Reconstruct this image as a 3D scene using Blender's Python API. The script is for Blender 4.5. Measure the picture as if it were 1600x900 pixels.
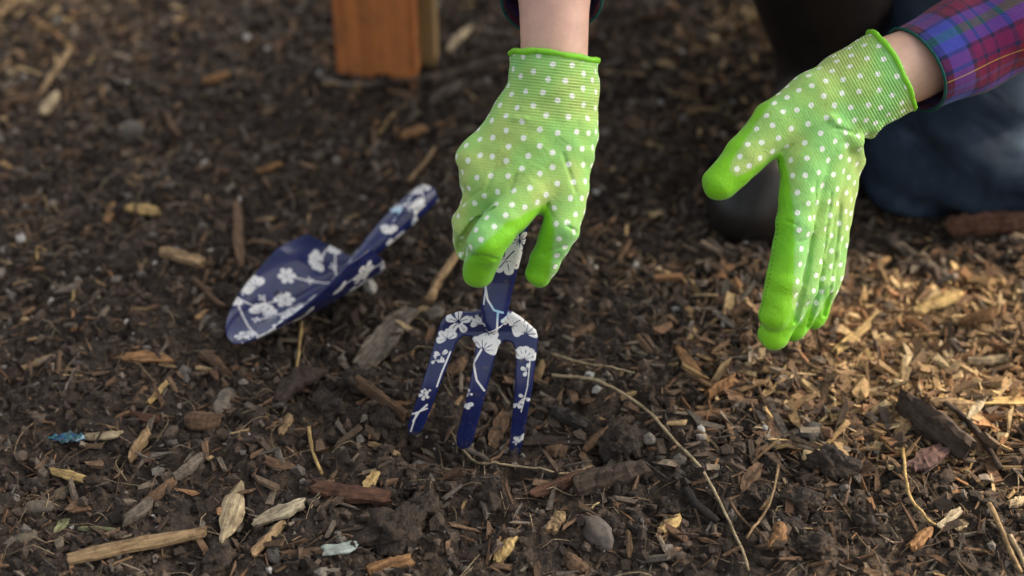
import bpy, math, random
import numpy as np
from mathutils import Vector, Matrix

# ------------------------------------------------------------------ camera, sky, sun, exposure
for o in list(bpy.data.objects):
    bpy.data.objects.remove(o)
SC = bpy.context.scene
COL = SC.collection
PITCH = math.radians(38.0)
FPX = 2537.0
CAMH = 0.832
FOCUS = 1.155
SUN_EL = math.radians(34)
SUN_AZ = (0.94, 0.34)          # horizontal direction towards the sun

cam_d = bpy.data.cameras.new('camera')
cam_d.sensor_width = 36.0
cam_d.lens = 36.0 * FPX / 1600.0
cam_d.clip_start = 0.01
cam_d.clip_end = 1000.0
cam_d.dof.use_dof = True
cam_d.dof.focus_distance = FOCUS
cam_d.dof.aperture_fstop = 2.8
cam_d.dof.aperture_blades = 0
cam = bpy.data.objects.new('camera', cam_d)
COL.objects.link(cam)
cam.location = (0, 0, CAMH)
cam.rotation_euler = (math.pi / 2 - PITCH, 0, 0)
SC.camera = cam

world = bpy.data.worlds.new('World')
SC.world = world
world.use_nodes = True
wn = world.node_tree
wn.nodes.clear()
sky = wn.nodes.new('ShaderNodeTexSky')
sky.sky_type = 'NISHITA'
sky.sun_disc = False
sky.sun_elevation = SUN_EL
sky.sun_rotation = math.atan2(SUN_AZ[0], SUN_AZ[1])
sky.air_density = 1.0
sky.dust_density = 6.0
sky.ozone_density = 0.4
bg = wn.nodes.new('ShaderNodeBackground')
bg.inputs['Strength'].default_value = 0.15
wo = wn.nodes.new('ShaderNodeOutputWorld')
hs = wn.nodes.new('ShaderNodeHueSaturation')      # thin high cloud: a paler sky
hs.inputs['Saturation'].default_value = 0.36
wn.links.new(sky.outputs[0], hs.inputs['Color'])
wn.links.new(hs.outputs[0], bg.inputs[0])
wn.links.new(bg.outputs[0], wo.inputs[0])

sun_d = bpy.data.lights.new('sun', 'SUN')
sun_d.energy = 5.0
sun_d.angle = math.radians(1.5)
sun_d.color = (1.0, 0.79, 0.52)
sun = bpy.data.objects.new('sun', sun_d)
COL.objects.link(sun)
sv = Vector((SUN_AZ[0], SUN_AZ[1], 0)).normalized() * math.cos(SUN_EL) + Vector((0, 0, math.sin(SUN_EL)))
sun.rotation_euler = sv.to_track_quat('Z', 'Y').to_euler()
sun.location = (3, 1, 4)

vs = SC.view_settings
vs.view_transform = 'Standard'
vs.look = 'None'
vs.gamma = 1.0
vs.exposure = 1.1
vs.use_curve_mapping = False
SC.render.engine = 'CYCLES'

# ------------------------------------------------------------------ helpers: pixels <-> world
CP, SP = math.cos(PITCH), math.sin(PITCH)
CAM = np.array([0, 0, CAMH])
FW = np.array([0, CP, -SP])
UP = np.array([0, SP, CP])
RT = np.array([1.0, 0, 0])
rng = np.random.default_rng(7)
random.seed(7)


def P(px, py, d):
    return CAM + d * (FW + RT * ((px - 800.0) / FPX) - UP * ((py - 450.0) / FPX))


def to_px(p):
    p = np.asarray(p, float) - CAM
    d = p @ FW
    return 800 + FPX * (p @ RT) / d, 450 - FPX * (p @ UP) / d, d


def _hash(ix, iy, seed):
    n = (ix.astype(np.int64) * 374761393 + iy.astype(np.int64) * 668265263 + seed * 1442695041) & 0x7fffffff
    n = ((n ^ (n >> 13)) * 1274126177) & 0x7fffffff
    n = ((n ^ (n >> 16)) * 1103515245 + 12345) & 0x7fffffff
    return ((n >> 8) & 0xffff) / 65535.0


def vnoise(x, y, seed=0):
    ix = np.floor(x); iy = np.floor(y)
    fx = x - ix; fy = y - iy
    ux = fx * fx * fx * (fx * (fx * 6 - 15) + 10); uy = fy * fy * fy * (fy * (fy * 6 - 15) + 10)
    a = _hash(ix, iy, seed); b = _hash(ix + 1, iy, seed)
    c = _hash(ix, iy + 1, seed); d = _hash(ix + 1, iy + 1, seed)
    return (a + (b - a) * ux) * (1 - uy) + (c + (d - c) * ux) * uy - 0.5


def cells(x, y, seed=0):
    """distance to the nearest jittered lattice point"""
    ix = np.floor(x); iy = np.floor(y)
    best = np.full(np.shape(x), 9.0)
    for dx in (-1, 0, 1):
        for dy in (-1, 0, 1):
            cx = ix + dx; cy = iy + dy
            jx = cx + _hash(cx, cy, seed); jy = cy + _hash(cx, cy, seed + 31)
            best = np.minimum(best, np.hypot(x - jx, y - jy))
    return best


DIGS = []      # (x, y, radius, depth)


def H(x, y):
    x = np.asarray(x, float); y = np.asarray(y, float)
    wx = x + 0.012 * vnoise(x * 30, y * 30, 90); wy = y + 0.012 * vnoise(x * 30, y * 30, 91)
    h = 0.016 * vnoise(x * 6 + 3, y * 6, 1) + 0.011 * vnoise(x * 15, y * 15, 2)
    h += 0.009 * (0.42 - np.minimum(cells(wx * 26, wy * 26, 3), 0.9))
    h += 0.0055 * (0.42 - np.minimum(cells(wx * 62, wy * 62, 4), 0.9))
    h += 0.005 * vnoise(wx * 95, wy * 95, 5) + 0.0042 * vnoise(wx * 190, wy * 190, 6)
    h += 0.0026 * (0.42 - np.minimum(cells(wx * 130, wy * 130, 8), 0.9))
    h += 0.045 * np.clip((-x - 0.42) * 3, 0, 1) ** 2 * np.clip((1.15 - y) * 4, 0, 1)
    for (dx, dy, r, dep) in DIGS:
        h -= dep * np.exp(-((x - dx) ** 2 + (y - dy) ** 2) / (r * r))
    return h


def G(px, py, lift=0.0):
    """point of the ground seen at a pixel of the photograph"""
    z = 0.0
    for _ in range(4):
        v = (py - 450.0) / FPX
        d = (CAMH - z) / (SP + v * CP)
        p = P(px, py, d)
        z = float(H(p[0], p[1])) + lift
    return P(px, py, (CAMH - z) / (SP + v * CP))


# ------------------------------------------------------------------ helpers: objects
def tag(o, label=None, cat=None, group=None, kind=None):
    if label: o['label'] = label
    if cat: o['category'] = cat
    if group: o['group'] = group
    if kind: o['kind'] = kind
    return o


def link(name, mesh, mat=None, parent=None):
    o = bpy.data.objects.new(name, mesh)
    COL.objects.link(o)
    if mat is not None and mesh is not None and len(mesh.materials) == 0:
        mesh.materials.append(mat)
    if parent is not None:
        o.parent = parent
    return o


def mesh_np(name, V, F, smooth=True):
    V = np.asarray(V, np.float32); F = np.asarray(F, np.int32)
    me = bpy.data.meshes.new(name)
    n, k = F.shape
    me.vertices.add(len(V)); me.vertices.foreach_set('co', V.ravel())
    me.loops.add(n * k); me.loops.foreach_set('vertex_index', F.ravel())
    me.polygons.add(n)
    me.polygons.foreach_set('loop_start', np.arange(0, n * k, k, dtype=np.int32))
    me.polygons.foreach_set('loop_total', np.full(n, k, np.int32))
    me.polygons.foreach_set('use_smooth', np.full(n, smooth))
    me.update(calc_edges=True)
    me.validate()
    return me


def fattr(me, name, arr):
    a = me.attributes.new(name, 'FLOAT', 'POINT')
    a.data.foreach_set('value', np.asarray(arr, np.float32))


def cattr(me, name, arr):
    a = me.attributes.new(name, 'FLOAT_COLOR', 'POINT')
    c = np.ones((len(arr), 4), np.float32); c[:, :3] = arr
    a.data.foreach_set('color', c.ravel())


def vnormals(me):
    n = np.zeros(len(me.vertices) * 3, np.float32)
    me.vertex_normals.foreach_get('vector', n)
    return n.reshape(-1, 3)


def surface_nets(S, o, h):
    neg = S < 0
    cnt = np.zeros(tuple(s - 1 for s in S.shape), np.int8)
    sl = (slice(None, -1), slice(1, None))
    for a in (0, 1):
        for b in (0, 1):
            for c in (0, 1):
                cnt += neg[sl[a], sl[b], sl[c]]
    act = (cnt > 0) & (cnt < 8)
    I, J, K = np.nonzero(act)
    idx = np.full(act.shape, -1, np.int64)
    idx[I, J, K] = np.arange(len(I))
    acc = np.zeros((len(I), 3)); num = np.zeros(len(I))
    cor = [(a, b, c) for a in (0, 1) for b in (0, 1) for c in (0, 1)]
    for p in cor:
        for ax in range(3):
            if p[ax]: continue
            q = list(p); q[ax] = 1
            s0 = S[I + p[0], J + p[1], K + p[2]]; s1 = S[I + q[0], J + q[1], K + q[2]]
            m = (s0 < 0) != (s1 < 0)
            t = np.where(m, s0 / np.where(m, s0 - s1, 1), 0)
            e = np.tile(np.array(p, float), (len(I), 1)); e[:, ax] = t
            acc += e * m[:, None]; num += m
    V = (np.stack([I, J, K], 1) + acc / num[:, None]) * h + o
    quads = []
    for ax in range(3):
        A = np.take(neg, range(0, S.shape[ax] - 1), ax); B = np.take(neg, range(1, S.shape[ax]), ax)
        E = np.nonzero(A != B)
        e = [E[0], E[1], E[2]]
        u, w = [(1, 2), (2, 0), (0, 1)][ax]
        ok = (e[u] >= 1) & (e[w] >= 1) & (e[u] < S.shape[u] - 1) & (e[w] < S.shape[w] - 1)
        e = [q[ok] for q in e]
        inside = A[e[0], e[1], e[2]]
        def at(du, dw):
            c = [q.copy() for q in e]; c[u] -= du; c[w] -= dw
            return idx[c[0], c[1], c[2]]
        q = np.stack([at(1, 1), at(0, 1), at(0, 0), at(1, 0)], 1)
        q[~inside] = q[~inside][:, ::-1]
        quads.append(q)
    return V, np.concatenate(quads)


def smin(a, b, k):
    h = np.clip(0.5 + 0.5 * (b - a) / k, 0, 1)
    return b + (a - b) * h - k * h * (1 - h)


def d_seg(X, Y, Z, a, b, ra, rb, fl=1.0):
    """tapered capsule; fl squashes it along the third axis"""
    ax, ay, az = a; bx, by, bz = b
    z = (Z - az) / fl; vz = (bz - az) / fl
    vx, vy = bx - ax, by - ay
    L = vx * vx + vy * vy + vz * vz + 1e-12
    t = np.clip(((X - ax) * vx + (Y - ay) * vy + z * vz) / L, 0, 1)
    dx = X - ax - t * vx; dy = Y - ay - t * vy; dz = z - t * vz
    return np.sqrt(dx * dx + dy * dy + dz * dz) - (ra + (rb - ra) * t)


def camgrid(prims, h, pad=0.006):
    """SDF grid in camera axes (right, up, depth); prims = (joint, joint, fl, k), joint = (px, py, depth, radius px)"""
    pr = []
    lo = np.full(3, 9.0); hi = np.full(3, -9.0)
    for (a, b, fl, k) in prims:
        pts = []
        for (px, py, d, r) in (a, b):
            s = d / FPX
            c = np.array([(px - 800) * s, -(py - 450) * s, d]); rr = r * s
            lo = np.minimum(lo, c - rr); hi = np.maximum(hi, c + rr)
            pts.append((c, rr))
        pr.append((pts[0], pts[1], fl, k))
    lo -= pad; hi += pad
    g = [np.arange(lo[i], hi[i] + h, h, dtype=np.float32) for i in range(3)]
    X, Y, Z = np.meshgrid(*g, indexing='ij')
    S = None
    for (a, b, fl, k) in pr:
        d = d_seg(X, Y, Z, a[0], b[0], a[1], b[1], fl)
        S = d if S is None else (smin(S, d, k) if k > 0 else np.maximum(S, -d))
    return S, lo


def cam_to_world(V):
    return CAM + V[:, :1] * RT + V[:, 1:2] * UP + V[:, 2:3] * FW


def poly_sd(x, y, poly):
    """signed distance to a polygon (negative inside), any units"""
    d = np.full(x.shape, 1e9); ins = np.zeros(x.shape, bool)
    n = len(poly)
    for i in range(n):
        ax, ay = poly[i]; bx, by = poly[(i + 1) % n]
        ex, ey = bx - ax, by - ay
        t = np.clip(((x - ax) * ex + (y - ay) * ey) / (ex * ex + ey * ey + 1e-9), 0, 1)
        d = np.minimum(d, np.hypot(x - ax - t * ex, y - ay - t * ey))
        c = ((ay > y) != (by > y)) & (x < (bx - ax) * (y - ay) / (by - ay + 1e-12) + ax)
        ins ^= c
    return np.where(ins, -d, d)


def smooth_path(pts, n):
    pts = np.asarray(pts, float)
    if len(pts) == 2:
        t = np.linspace(0, 1, n)[:, None]
        return pts[0] * (1 - t) + pts[1] * t
    q = np.vstack([2 * pts[0] - pts[1], pts, 2 * pts[-1] - pts[-2]])
    out = []
    for t in np.linspace(0, len(pts) - 1 - 1e-6, n):
        i = int(t); f = t - i
        p0, p1, p2, p3 = q[i], q[i + 1], q[i + 2], q[i + 3]
        out.append(0.5 * (2 * p1 + (p2 - p0) * f + (2 * p0 - 5 * p1 + 4 * p2 - p3) * f * f + (3 * p1 - p0 - 3 * p2 + p3) * f ** 3))
    return np.array(out)


def tube(path, radii, sides=8, flat=1.0, jit=0.0, cap=True, upv=(0, 0, 1)):
    path = np.asarray(path, float); n = len(path)
    tan = np.gradient(path, axis=0); tan /= np.linalg.norm(tan, axis=1)[:, None] + 1e-12
    up = np.tile(np.array(upv, float), (n, 1))
    side = np.cross(tan, up); side /= np.linalg.norm(side, axis=1)[:, None] + 1e-9
    up2 = np.cross(side, tan)
    th = np.linspace(0, 2 * math.pi, sides, endpoint=False)
    R = np.asarray(radii, float)[:, None] * (1 + jit * (rng.random((n, sides)) - 0.5))
    V = path[:, None] + side[:, None] * (np.cos(th) * R)[..., None] + up2[:, None] * (np.sin(th) * R * flat)[..., None]
    V = V.reshape(-1, 3)
    F = []
    for i in range(n - 1):
        for j in range(sides):
            k = (j + 1) % sides
            F.append((i * sides + j, i * sides + k, (i + 1) * sides + k, (i + 1) * sides + j))
    if cap:
        V = np.vstack([V, path[:1], path[-1:]])
        a, b = n * sides, n * sides + 1
        for j in range(sides):
            k = (j + 1) % sides
            F.append((a, k, j, j)); F.append((b, (n - 1) * sides + j, (n - 1) * sides + k, (n - 1) * sides + k))
    return V, F


def mesh_any(name, V, F, smooth=True):
    me = bpy.data.meshes.new(name)
    fs = []
    for f in F:
        g = []
        for i in f:
            if i not in g: g.append(int(i))
        fs.append(g)
    me.from_pydata([tuple(map(float, v)) for v in V], [], fs)
    if smooth:
        me.polygons.foreach_set('use_smooth', [True] * len(me.polygons))
    me.update()
    return me


# ------------------------------------------------------------------ helpers: materials
def newmat(name):
    m = bpy.data.materials.new(name)
    m.use_nodes = True
    nt = m.node_tree
    return m, nt, nt.nodes['Principled BSDF']


def nd(nt, typ, **kw):
    n = nt.nodes.new(typ)
    for k, v in kw.items():
        if hasattr(n, k) and not k[0].isupper():
            setattr(n, k, v)
        else:
            n.inputs[k].default_value = v
    return n


def lk(nt, a, b):
    nt.links.new(a, b)


def ramp(nt, fac, stops, interp='LINEAR'):
    r = nt.nodes.new('ShaderNodeValToRGB')
    r.color_ramp.interpolation = interp
    el = r.color_ramp.elements
    while len(el) < len(stops): el.new(0.5)
    for e, (p, c) in zip(el, stops):
        e.position = p
        e.color = (*c, 1) if len(c) == 3 else c
    lk(nt, fac, r.inputs[0])
    return r


def bump(nt, h, strength, dist, prev=None):
    b = nd(nt, 'ShaderNodeBump', Strength=strength, Distance=dist)
    lk(nt, h, b.inputs['Height'])
    if prev is not None: lk(nt, prev.outputs[0], b.inputs['Normal'])
    return b


def mat_soil():
    m, nt, b = newmat('damp_soil')
    tc = nd(nt, 'ShaderNodeTexCoord')
    n1 = nd(nt, 'ShaderNodeTexNoise', Scale=9.0, Detail=5.0)
    n2 = nd(nt, 'ShaderNodeTexNoise', Scale=160.0, Detail=6.0, Roughness=0.7)
    v = nd(nt, 'ShaderNodeTexVoronoi', Scale=330.0)
    for n in (n1, n2, v): lk(nt, tc.outputs['Object'], n.inputs['Vector'])
    r1 = ramp(nt, n2.outputs['Fac'], [(0.3, (0.015, 0.010, 0.007)), (0.5, (0.040, 0.029, 0.020)), (0.66, (0.088, 0.064, 0.043)), (0.8, (0.17, 0.13, 0.09))])
    r2 = ramp(nt, n1.outputs['Fac'], [(0.35, (0.75, 0.72, 0.72)), (0.65, (1.25, 1.15, 1.05))])
    mx = nd(nt, 'ShaderNodeMix', data_type='RGBA', blend_type='MULTIPLY')
    mx.inputs[0].default_value = 1.0
    lk(nt, r1.outputs[0], mx.inputs[6]); lk(nt, r2.outputs[0], mx.inputs[7])
    lk(nt, mx.outputs[2], b.inputs['Base Color'])
    rr = ramp(nt, n2.outputs['Fac'], [(0.3, (0.55,) * 3), (0.6, (0.95,) * 3)])
    lk(nt, rr.outputs[0], b.inputs['Roughness'])
    b.inputs['Specular IOR Level'].default_value = 0.35
    b1 = bump(nt, n2.outputs['Fac'], 0.9, 0.004)
    b2 = bump(nt, v.outputs['Distance'], 0.6, 0.002, b1)
    lk(nt, b2.outputs[0], b.inputs['Normal'])
    return m


def mat_attr(name, rough=0.9, bscale=400.0, bstr=0.5):
    """colour from the piece's own colour attribute, with grain"""
    m, nt, b = newmat(name)
    at = nd(nt, 'ShaderNodeAttribute', attribute_name='col')
    tc = nd(nt, 'ShaderNodeTexCoord')
    n = nd(nt, 'ShaderNodeTexNoise', Scale=bscale, Detail=4.0, Roughness=0.7)
    lk(nt, tc.outputs['Object'], n.inputs['Vector'])
    r = ramp(nt, n.outputs['Fac'], [(0.3, (0.5, 0.5, 0.5)), (0.7, (1.4, 1.4, 1.4))])
    mx = nd(nt, 'ShaderNodeMix', data_type='RGBA', blend_type='MULTIPLY'); mx.inputs[0].default_value = 1
    lk(nt, at.outputs['Color'], mx.inputs[6]); lk(nt, r.outputs[0], mx.inputs[7])
    lk(nt, mx.outputs[2], b.inputs['Base Color'])
    b.inputs['Roughness'].default_value = rough
    b.inputs['Specular IOR Level'].default_value = 0.3
    bb = bump(nt, n.outputs['Fac'], bstr, 0.002)
    lk(nt, bb.outputs[0], b.inputs['Normal'])
    return m


def mat_wood():
    """weathered wood: colour comes from each object, grain runs along its length"""
    m, nt, b = newmat('weathered_wood')
    oi = nd(nt, 'ShaderNodeObjectInfo')
    tc = nd(nt, 'ShaderNodeTexCoord')
    mp = nd(nt, 'ShaderNodeMapping'); mp.inputs['Scale'].default_value = (40, 420, 420)
    ad = nd(nt, 'ShaderNodeVectorMath', operation='ADD')
    lk(nt, tc.outputs['Object'], mp.inputs[0]); lk(nt, mp.outputs[0], ad.inputs[0])
    ml = nd(nt, 'ShaderNodeMath', operation='MULTIPLY'); ml.inputs[1].default_value = 50
    lk(nt, oi.outputs['Random'], ml.inputs[0]); lk(nt, ml.outputs[0], ad.inputs[1])
    n = nd(nt, 'ShaderNodeTexNoise', Scale=1.0, Detail=6.0, Roughness=0.65)
    lk(nt, ad.outputs[0], n.inputs['Vector'])
    n2 = nd(nt, 'ShaderNodeTexNoise', Scale=110.0, Detail=5.0, Roughness=0.7)
    lk(nt, tc.outputs['Object'], n2.inputs['Vector'])
    r = ramp(nt, n.outputs['Fac'], [(0.25, (0.3, 0.27, 0.25)), (0.5, (0.85, 0.83, 0.8)), (0.75, (1.5, 1.48, 1.42))])
    r2 = ramp(nt, n2.outputs['Fac'], [(0.36, (0.32, 0.28, 0.25)), (0.55, (1, 1, 1))])
    mx = nd(nt, 'ShaderNodeMix', data_type='RGBA', blend_type='MULTIPLY'); mx.inputs[0].default_value = 1
    mx2 = nd(nt, 'ShaderNodeMix', data_type='RGBA', blend_type='MULTIPLY'); mx2.inputs[0].default_value = 0.75
    lk(nt, oi.outputs['Color'], mx.inputs[6]); lk(nt, r.outputs[0], mx.inputs[7])
    lk(nt, mx.outputs[2], mx2.inputs[6]); lk(nt, r2.outputs[0], mx2.inputs[7])
    lk(nt, mx2.outputs[2], b.inputs['Base Color'])
    b.inputs['Roughness'].default_value = 0.82
    b.inputs['Specular IOR Level'].default_value = 0.3
    bb = bump(nt, n.outputs['Fac'], 0.8, 0.0015)
    b2 = bump(nt, n2.outputs['Fac'], 0.5, 0.002, bb)
    lk(nt, b2.outputs[0], b.inputs['Normal'])
    return m


def mat_stone():
    m, nt, b = newmat('pebble_stone')
    oi = nd(nt, 'ShaderNodeObjectInfo')
    tc = nd(nt, 'ShaderNodeTexCoord')
    n = nd(nt, 'ShaderNodeTexNoise', Scale=240.0, Detail=6.0, Roughness=0.7)
    lk(nt, tc.outputs['Object'], n.inputs['Vector'])
    r = ramp(nt, n.outputs['Fac'], [(0.3, (0.45, 0.42, 0.4)), (0.7, (1.3, 1.3, 1.3))])
    mx = nd(nt, 'ShaderNodeMix', data_type='RGBA', blend_type='MULTIPLY'); mx.inputs[0].default_value = 1
    lk(nt, oi.outputs['Color'], mx.inputs[6]); lk(nt, r.outputs[0], mx.inputs[7])
    nb = nd(nt, 'ShaderNodeTexNoise', Scale=90.0, Detail=5.0, Roughness=0.7); lk(nt, tc.outputs['Object'], nb.inputs['Vector'])
    dirt = ramp(nt, nb.outputs['Fac'], [(0.42, (0, 0, 0)), (0.58, (1, 1, 1))])
    md_ = nd(nt, 'ShaderNodeMix', data_type='RGBA'); lk(nt, dirt.outputs[0], md_.inputs[0])
    lk(nt, mx.outputs[2], md_.inputs[6]); md_.inputs[7].default_value = (0.075, 0.056, 0.042, 1)
    lk(nt, md_.outputs[2], b.inputs['Base Color'])
    b.inputs['Roughness'].default_value = 0.85
    bb = bump(nt, n.outputs['Fac'], 0.5, 0.002)
    lk(nt, bb.outputs[0], b.inputs['Normal'])
    return m


def mat_glove():
    m, nt, b = newmat('polka_dot_glove_knit')
    coat = nd(nt, 'ShaderNodeAttribute', attribute_name='coat')
    dot = nd(nt, 'ShaderNodeAttribute', attribute_name='dot')
    ax = nd(nt, 'ShaderNodeAttribute', attribute_name='rib')
    rs = nd(nt, 'ShaderNodeAttribute', attribute_name='ribstrength')
    tc = nd(nt, 'ShaderNodeTexCoord')
    n = nd(nt, 'ShaderNodeTexNoise', Scale=22.0, Detail=3.0)
    nf = nd(nt, 'ShaderNodeTexNoise', Scale=900.0, Detail=2.0)
    ne = nd(nt, 'ShaderNodeTexNoise', Scale=520.0, Detail=2.0)
    for q in (n, nf, ne): lk(nt, tc.outputs['Object'], q.inputs['Vector'])
    knit = ramp(nt, n.outputs['Fac'], [(0.36, (0.27, 0.60, 0.16)), (0.5, (0.33, 0.59, 0.14)), (0.64, (0.43, 0.58, 0.15))])
    # dots, slightly ragged
    e = nd(nt, 'ShaderNodeMath', operation='MULTIPLY_ADD'); e.inputs[1].default_value = 0.0012; e.inputs[2].default_value = -0.0006
    lk(nt, ne.outputs['Fac'], e.inputs[0])
    s = nd(nt, 'ShaderNodeMath', operation='ADD'); lk(nt, dot.outputs['Fac'], s.inputs[0]); lk(nt, e.outputs[0], s.inputs[1])
    dm = nd(nt, 'ShaderNodeMapRange'); dm.inputs[1].default_value = 0.0018; dm.inputs[2].default_value = 0.0023
    dm.inputs[3].default_value = 1; dm.inputs[4].default_value = 0
    lk(nt, s.outputs[0], dm.inputs[0])
    m1 = nd(nt, 'ShaderNodeMix', data_type='RGBA'); lk(nt, dm.outputs[0], m1.inputs[0])
    lk(nt, knit.outputs[0], m1.inputs[6]); m1.inputs[7].default_value = (0.82, 0.86, 0.72, 1)
    cm = nd(nt, 'ShaderNodeMapRange'); cm.inputs[1].default_value = -0.0012; cm.inputs[2].default_value = 0.0012
    ce = nd(nt, 'ShaderNodeMath', operation='MULTIPLY_ADD'); ce.inputs[1].default_value = 0.003; ce.inputs[2].default_value = -0.0015
    nce = nd(nt, 'ShaderNodeTexNoise', Scale=120.0, Detail=3.0); lk(nt, tc.outputs['Object'], nce.inputs['Vector']); lk(nt, nce.outputs['Fac'], ce.inputs[0])
    ca = nd(nt, 'ShaderNodeMath', operation='ADD'); lk(nt, coat.outputs['Fac'], ca.inputs[0]); lk(nt, ce.outputs[0], ca.inputs[1])
    lk(nt, ca.outputs[0], cm.inputs[0])
    cc = ramp(nt, n.outputs['Fac'], [(0.3, (0.17, 0.54, 0.008)), (0.7, (0.25, 0.62, 0.012))])
    m2 = nd(nt, 'ShaderNodeMix', data_type='RGBA'); lk(nt, cm.outputs[0], m2.inputs[0])
    lk(nt, m1.outputs[2], m2.inputs[6]); lk(nt, cc.outputs[0], m2.inputs[7])
    nk = nd(nt, 'ShaderNodeTexNoise', Scale=95.0, Detail=5.0, Roughness=0.65, Distortion=0.8); lk(nt, tc.outputs['Object'], nk.inputs['Vector'])
    ndirt = nd(nt, 'ShaderNodeTexNoise', Scale=48.0, Detail=7.0, Roughness=0.75); lk(nt, tc.outputs['Object'], ndirt.inputs['Vector'])
    dr = ramp(nt, ndirt.outputs['Fac'], [(0.56, (0, 0, 0)), (0.72, (0.42, 0.42, 0.42))])
    md = nd(nt, 'ShaderNodeMix', data_type='RGBA'); lk(nt, dr.outputs[0], md.inputs[0])
    lk(nt, m2.outputs[2], md.inputs[6]); md.inputs[7].default_value = (0.16, 0.20, 0.05, 1)
    lk(nt, md.outputs[2], b.inputs['Base Color'])
    rr = nd(nt, 'ShaderNodeMapRange'); rr.inputs[3].default_value = 0.85; rr.inputs[4].default_value = 0.5
    lk(nt, cm.outputs[0], rr.inputs[0]); lk(nt, rr.outputs[0], b.inputs['Roughness'])
    b.inputs['Specular IOR Level'].default_value = 0.3
    b.inputs['Sheen Weight'].default_value = 0.15
    # knit rows
    w = nd(nt, 'ShaderNodeMath', operation='MULTIPLY'); w.inputs[1].default_value = 2 * math.pi / 0.0021
    lk(nt, ax.outputs['Fac'], w.inputs[0])
    sn = nd(nt, 'ShaderNodeMath', operation='SINE'); lk(nt, w.outputs[0], sn.inputs[0])
    q = nd(nt, 'ShaderNodeMath', operation='MULTIPLY'); lk(nt, sn.outputs[0], q.inputs[0]); lk(nt, rs.outputs['Fac'], q.inputs[1])
    inv = nd(nt, 'ShaderNodeMath', operation='SUBTRACT'); inv.inputs[0].default_value = 1; lk(nt, cm.outputs[0], inv.inputs[1])
    q2 = nd(nt, 'ShaderNodeMath', operation='MULTIPLY'); lk(nt, q.outputs[0], q2.inputs[0]); lk(nt, inv.outputs[0], q2.inputs[1])
    b1 = bump(nt, q2.outputs[0], 0.5, 0.0006)
    b2 = bump(nt, nf.outputs['Fac'], 0.25, 0.0008, b1)
    b3 = bump(nt, nk.outputs['Fac'], 0.45, 0.003, b2)
    lk(nt, b3.outputs[0], b.inputs['Normal'])
    return m


def mat_plain(name, col, rough=0.6, nscale=0, namp=0.3, bstr=0.0, bdist=0.001, spec=0.4, **kw):
    m, nt, b = newmat(name)
    b.inputs['Base Color'].default_value = (*col, 1)
    b.inputs['Roughness'].default_value = rough
    b.inputs['Specular IOR Level'].default_value = spec
    for k, v in kw.items(): b.inputs[k.replace('_', ' ')].default_value = v
    if nscale:
        tc = nd(nt, 'ShaderNodeTexCoord')
        n = nd(nt, 'ShaderNodeTexNoise', Scale=nscale, Detail=5.0, Roughness=0.65)
        lk(nt, tc.outputs['Object'], n.inputs['Vector'])
        lo = tuple(c * (1 - namp) for c in col); hi = tuple(min(1, c * (1 + namp)) for c in col)
        r = ramp(nt, n.outputs['Fac'], [(0.3, lo), (0.7, hi)])
        lk(nt, r.outputs[0], b.inputs['Base Color'])
        if bstr:
            bb = bump(nt, n.outputs['Fac'], bstr, bdist)
            lk(nt, bb.outputs[0], b.inputs['Normal'])
    return m


def mat_enamel():
    """navy enamel with a white floral transfer print (signed distance stored on the surface)"""
    m, nt, b = newmat('floral_navy_enamel')
    pr = nd(nt, 'ShaderNodeAttribute', attribute_name='print')
    tn = nd(nt, 'ShaderNodeAttribute', attribute_name='tint')
    tc = nd(nt, 'ShaderNodeTexCoord')
    n = nd(nt, 'ShaderNodeTexNoise', Scale=60.0, Detail=3.0)
    lk(nt, tc.outputs['Object'], n.inputs['Vector'])
    navy = ramp(nt, n.outputs['Fac'], [(0.3, (0.008, 0.013, 0.065)), (0.7, (0.014, 0.022, 0.105))])
    mr = nd(nt, 'ShaderNodeMapRange'); mr.inputs[1].default_value = -0.00018; mr.inputs[2].default_value = 0.00018
    mr.inputs[3].default_value = 1; mr.inputs[4].default_value = 0
    lk(nt, pr.outputs['Fac'], mr.inputs[0])
    wh = nd(nt, 'ShaderNodeMix', data_type='RGBA'); lk(nt, tn.outputs['Fac'], wh.inputs[0])
    wh.inputs[6].default_value = (0.78, 0.76, 0.72, 1); wh.inputs[7].default_value = (0.25, 0.55, 0.75, 1)
    mx = nd(nt, 'ShaderNodeMix', data_type='RGBA'); lk(nt, mr.outputs[0], mx.inputs[0])
    lk(nt, navy.outputs[0], mx.inputs[6]); lk(nt, wh.outputs[2], mx.inputs[7])
    lk(nt, mx.outputs[2], b.inputs['Base Color'])
    b.inputs['Roughness'].default_value = 0.2
    b.inputs['Specular IOR Level'].default_value = 0.4
    b.inputs['Coat Weight'].default_value = 0.3
    b.inputs['Coat Roughness'].default_value = 0.04
    dn = nd(nt, 'ShaderNodeTexNoise', Scale=150.0, Detail=6.0, Roughness=0.75); lk(nt, tc.outputs['Object'], dn.inputs['Vector'])
    so = nd(nt, 'ShaderNodeAttribute', attribute_name='soil'); sa = nd(nt, 'ShaderNodeMath', operation='MULTIPLY_ADD'); sa.inputs[1].default_value = 0.12; lk(nt, so.outputs['Fac'], sa.inputs[0]); lk(nt, dn.outputs['Fac'], sa.inputs[2])
    dd = ramp(nt, sa.outputs[0], [(0.60, (0, 0, 0)), (0.68, (0.85, 0.85, 0.85))])
    dm = nd(nt, 'ShaderNodeMix', data_type='RGBA'); lk(nt, dd.outputs[0], dm.inputs[0]); lk(nt, mx.outputs[2], dm.inputs[6]); dm.inputs[7].default_value = (0.10, 0.075, 0.055, 1)
    lk(nt, dm.outputs[2], b.inputs['Base Color'])
    return m


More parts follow.
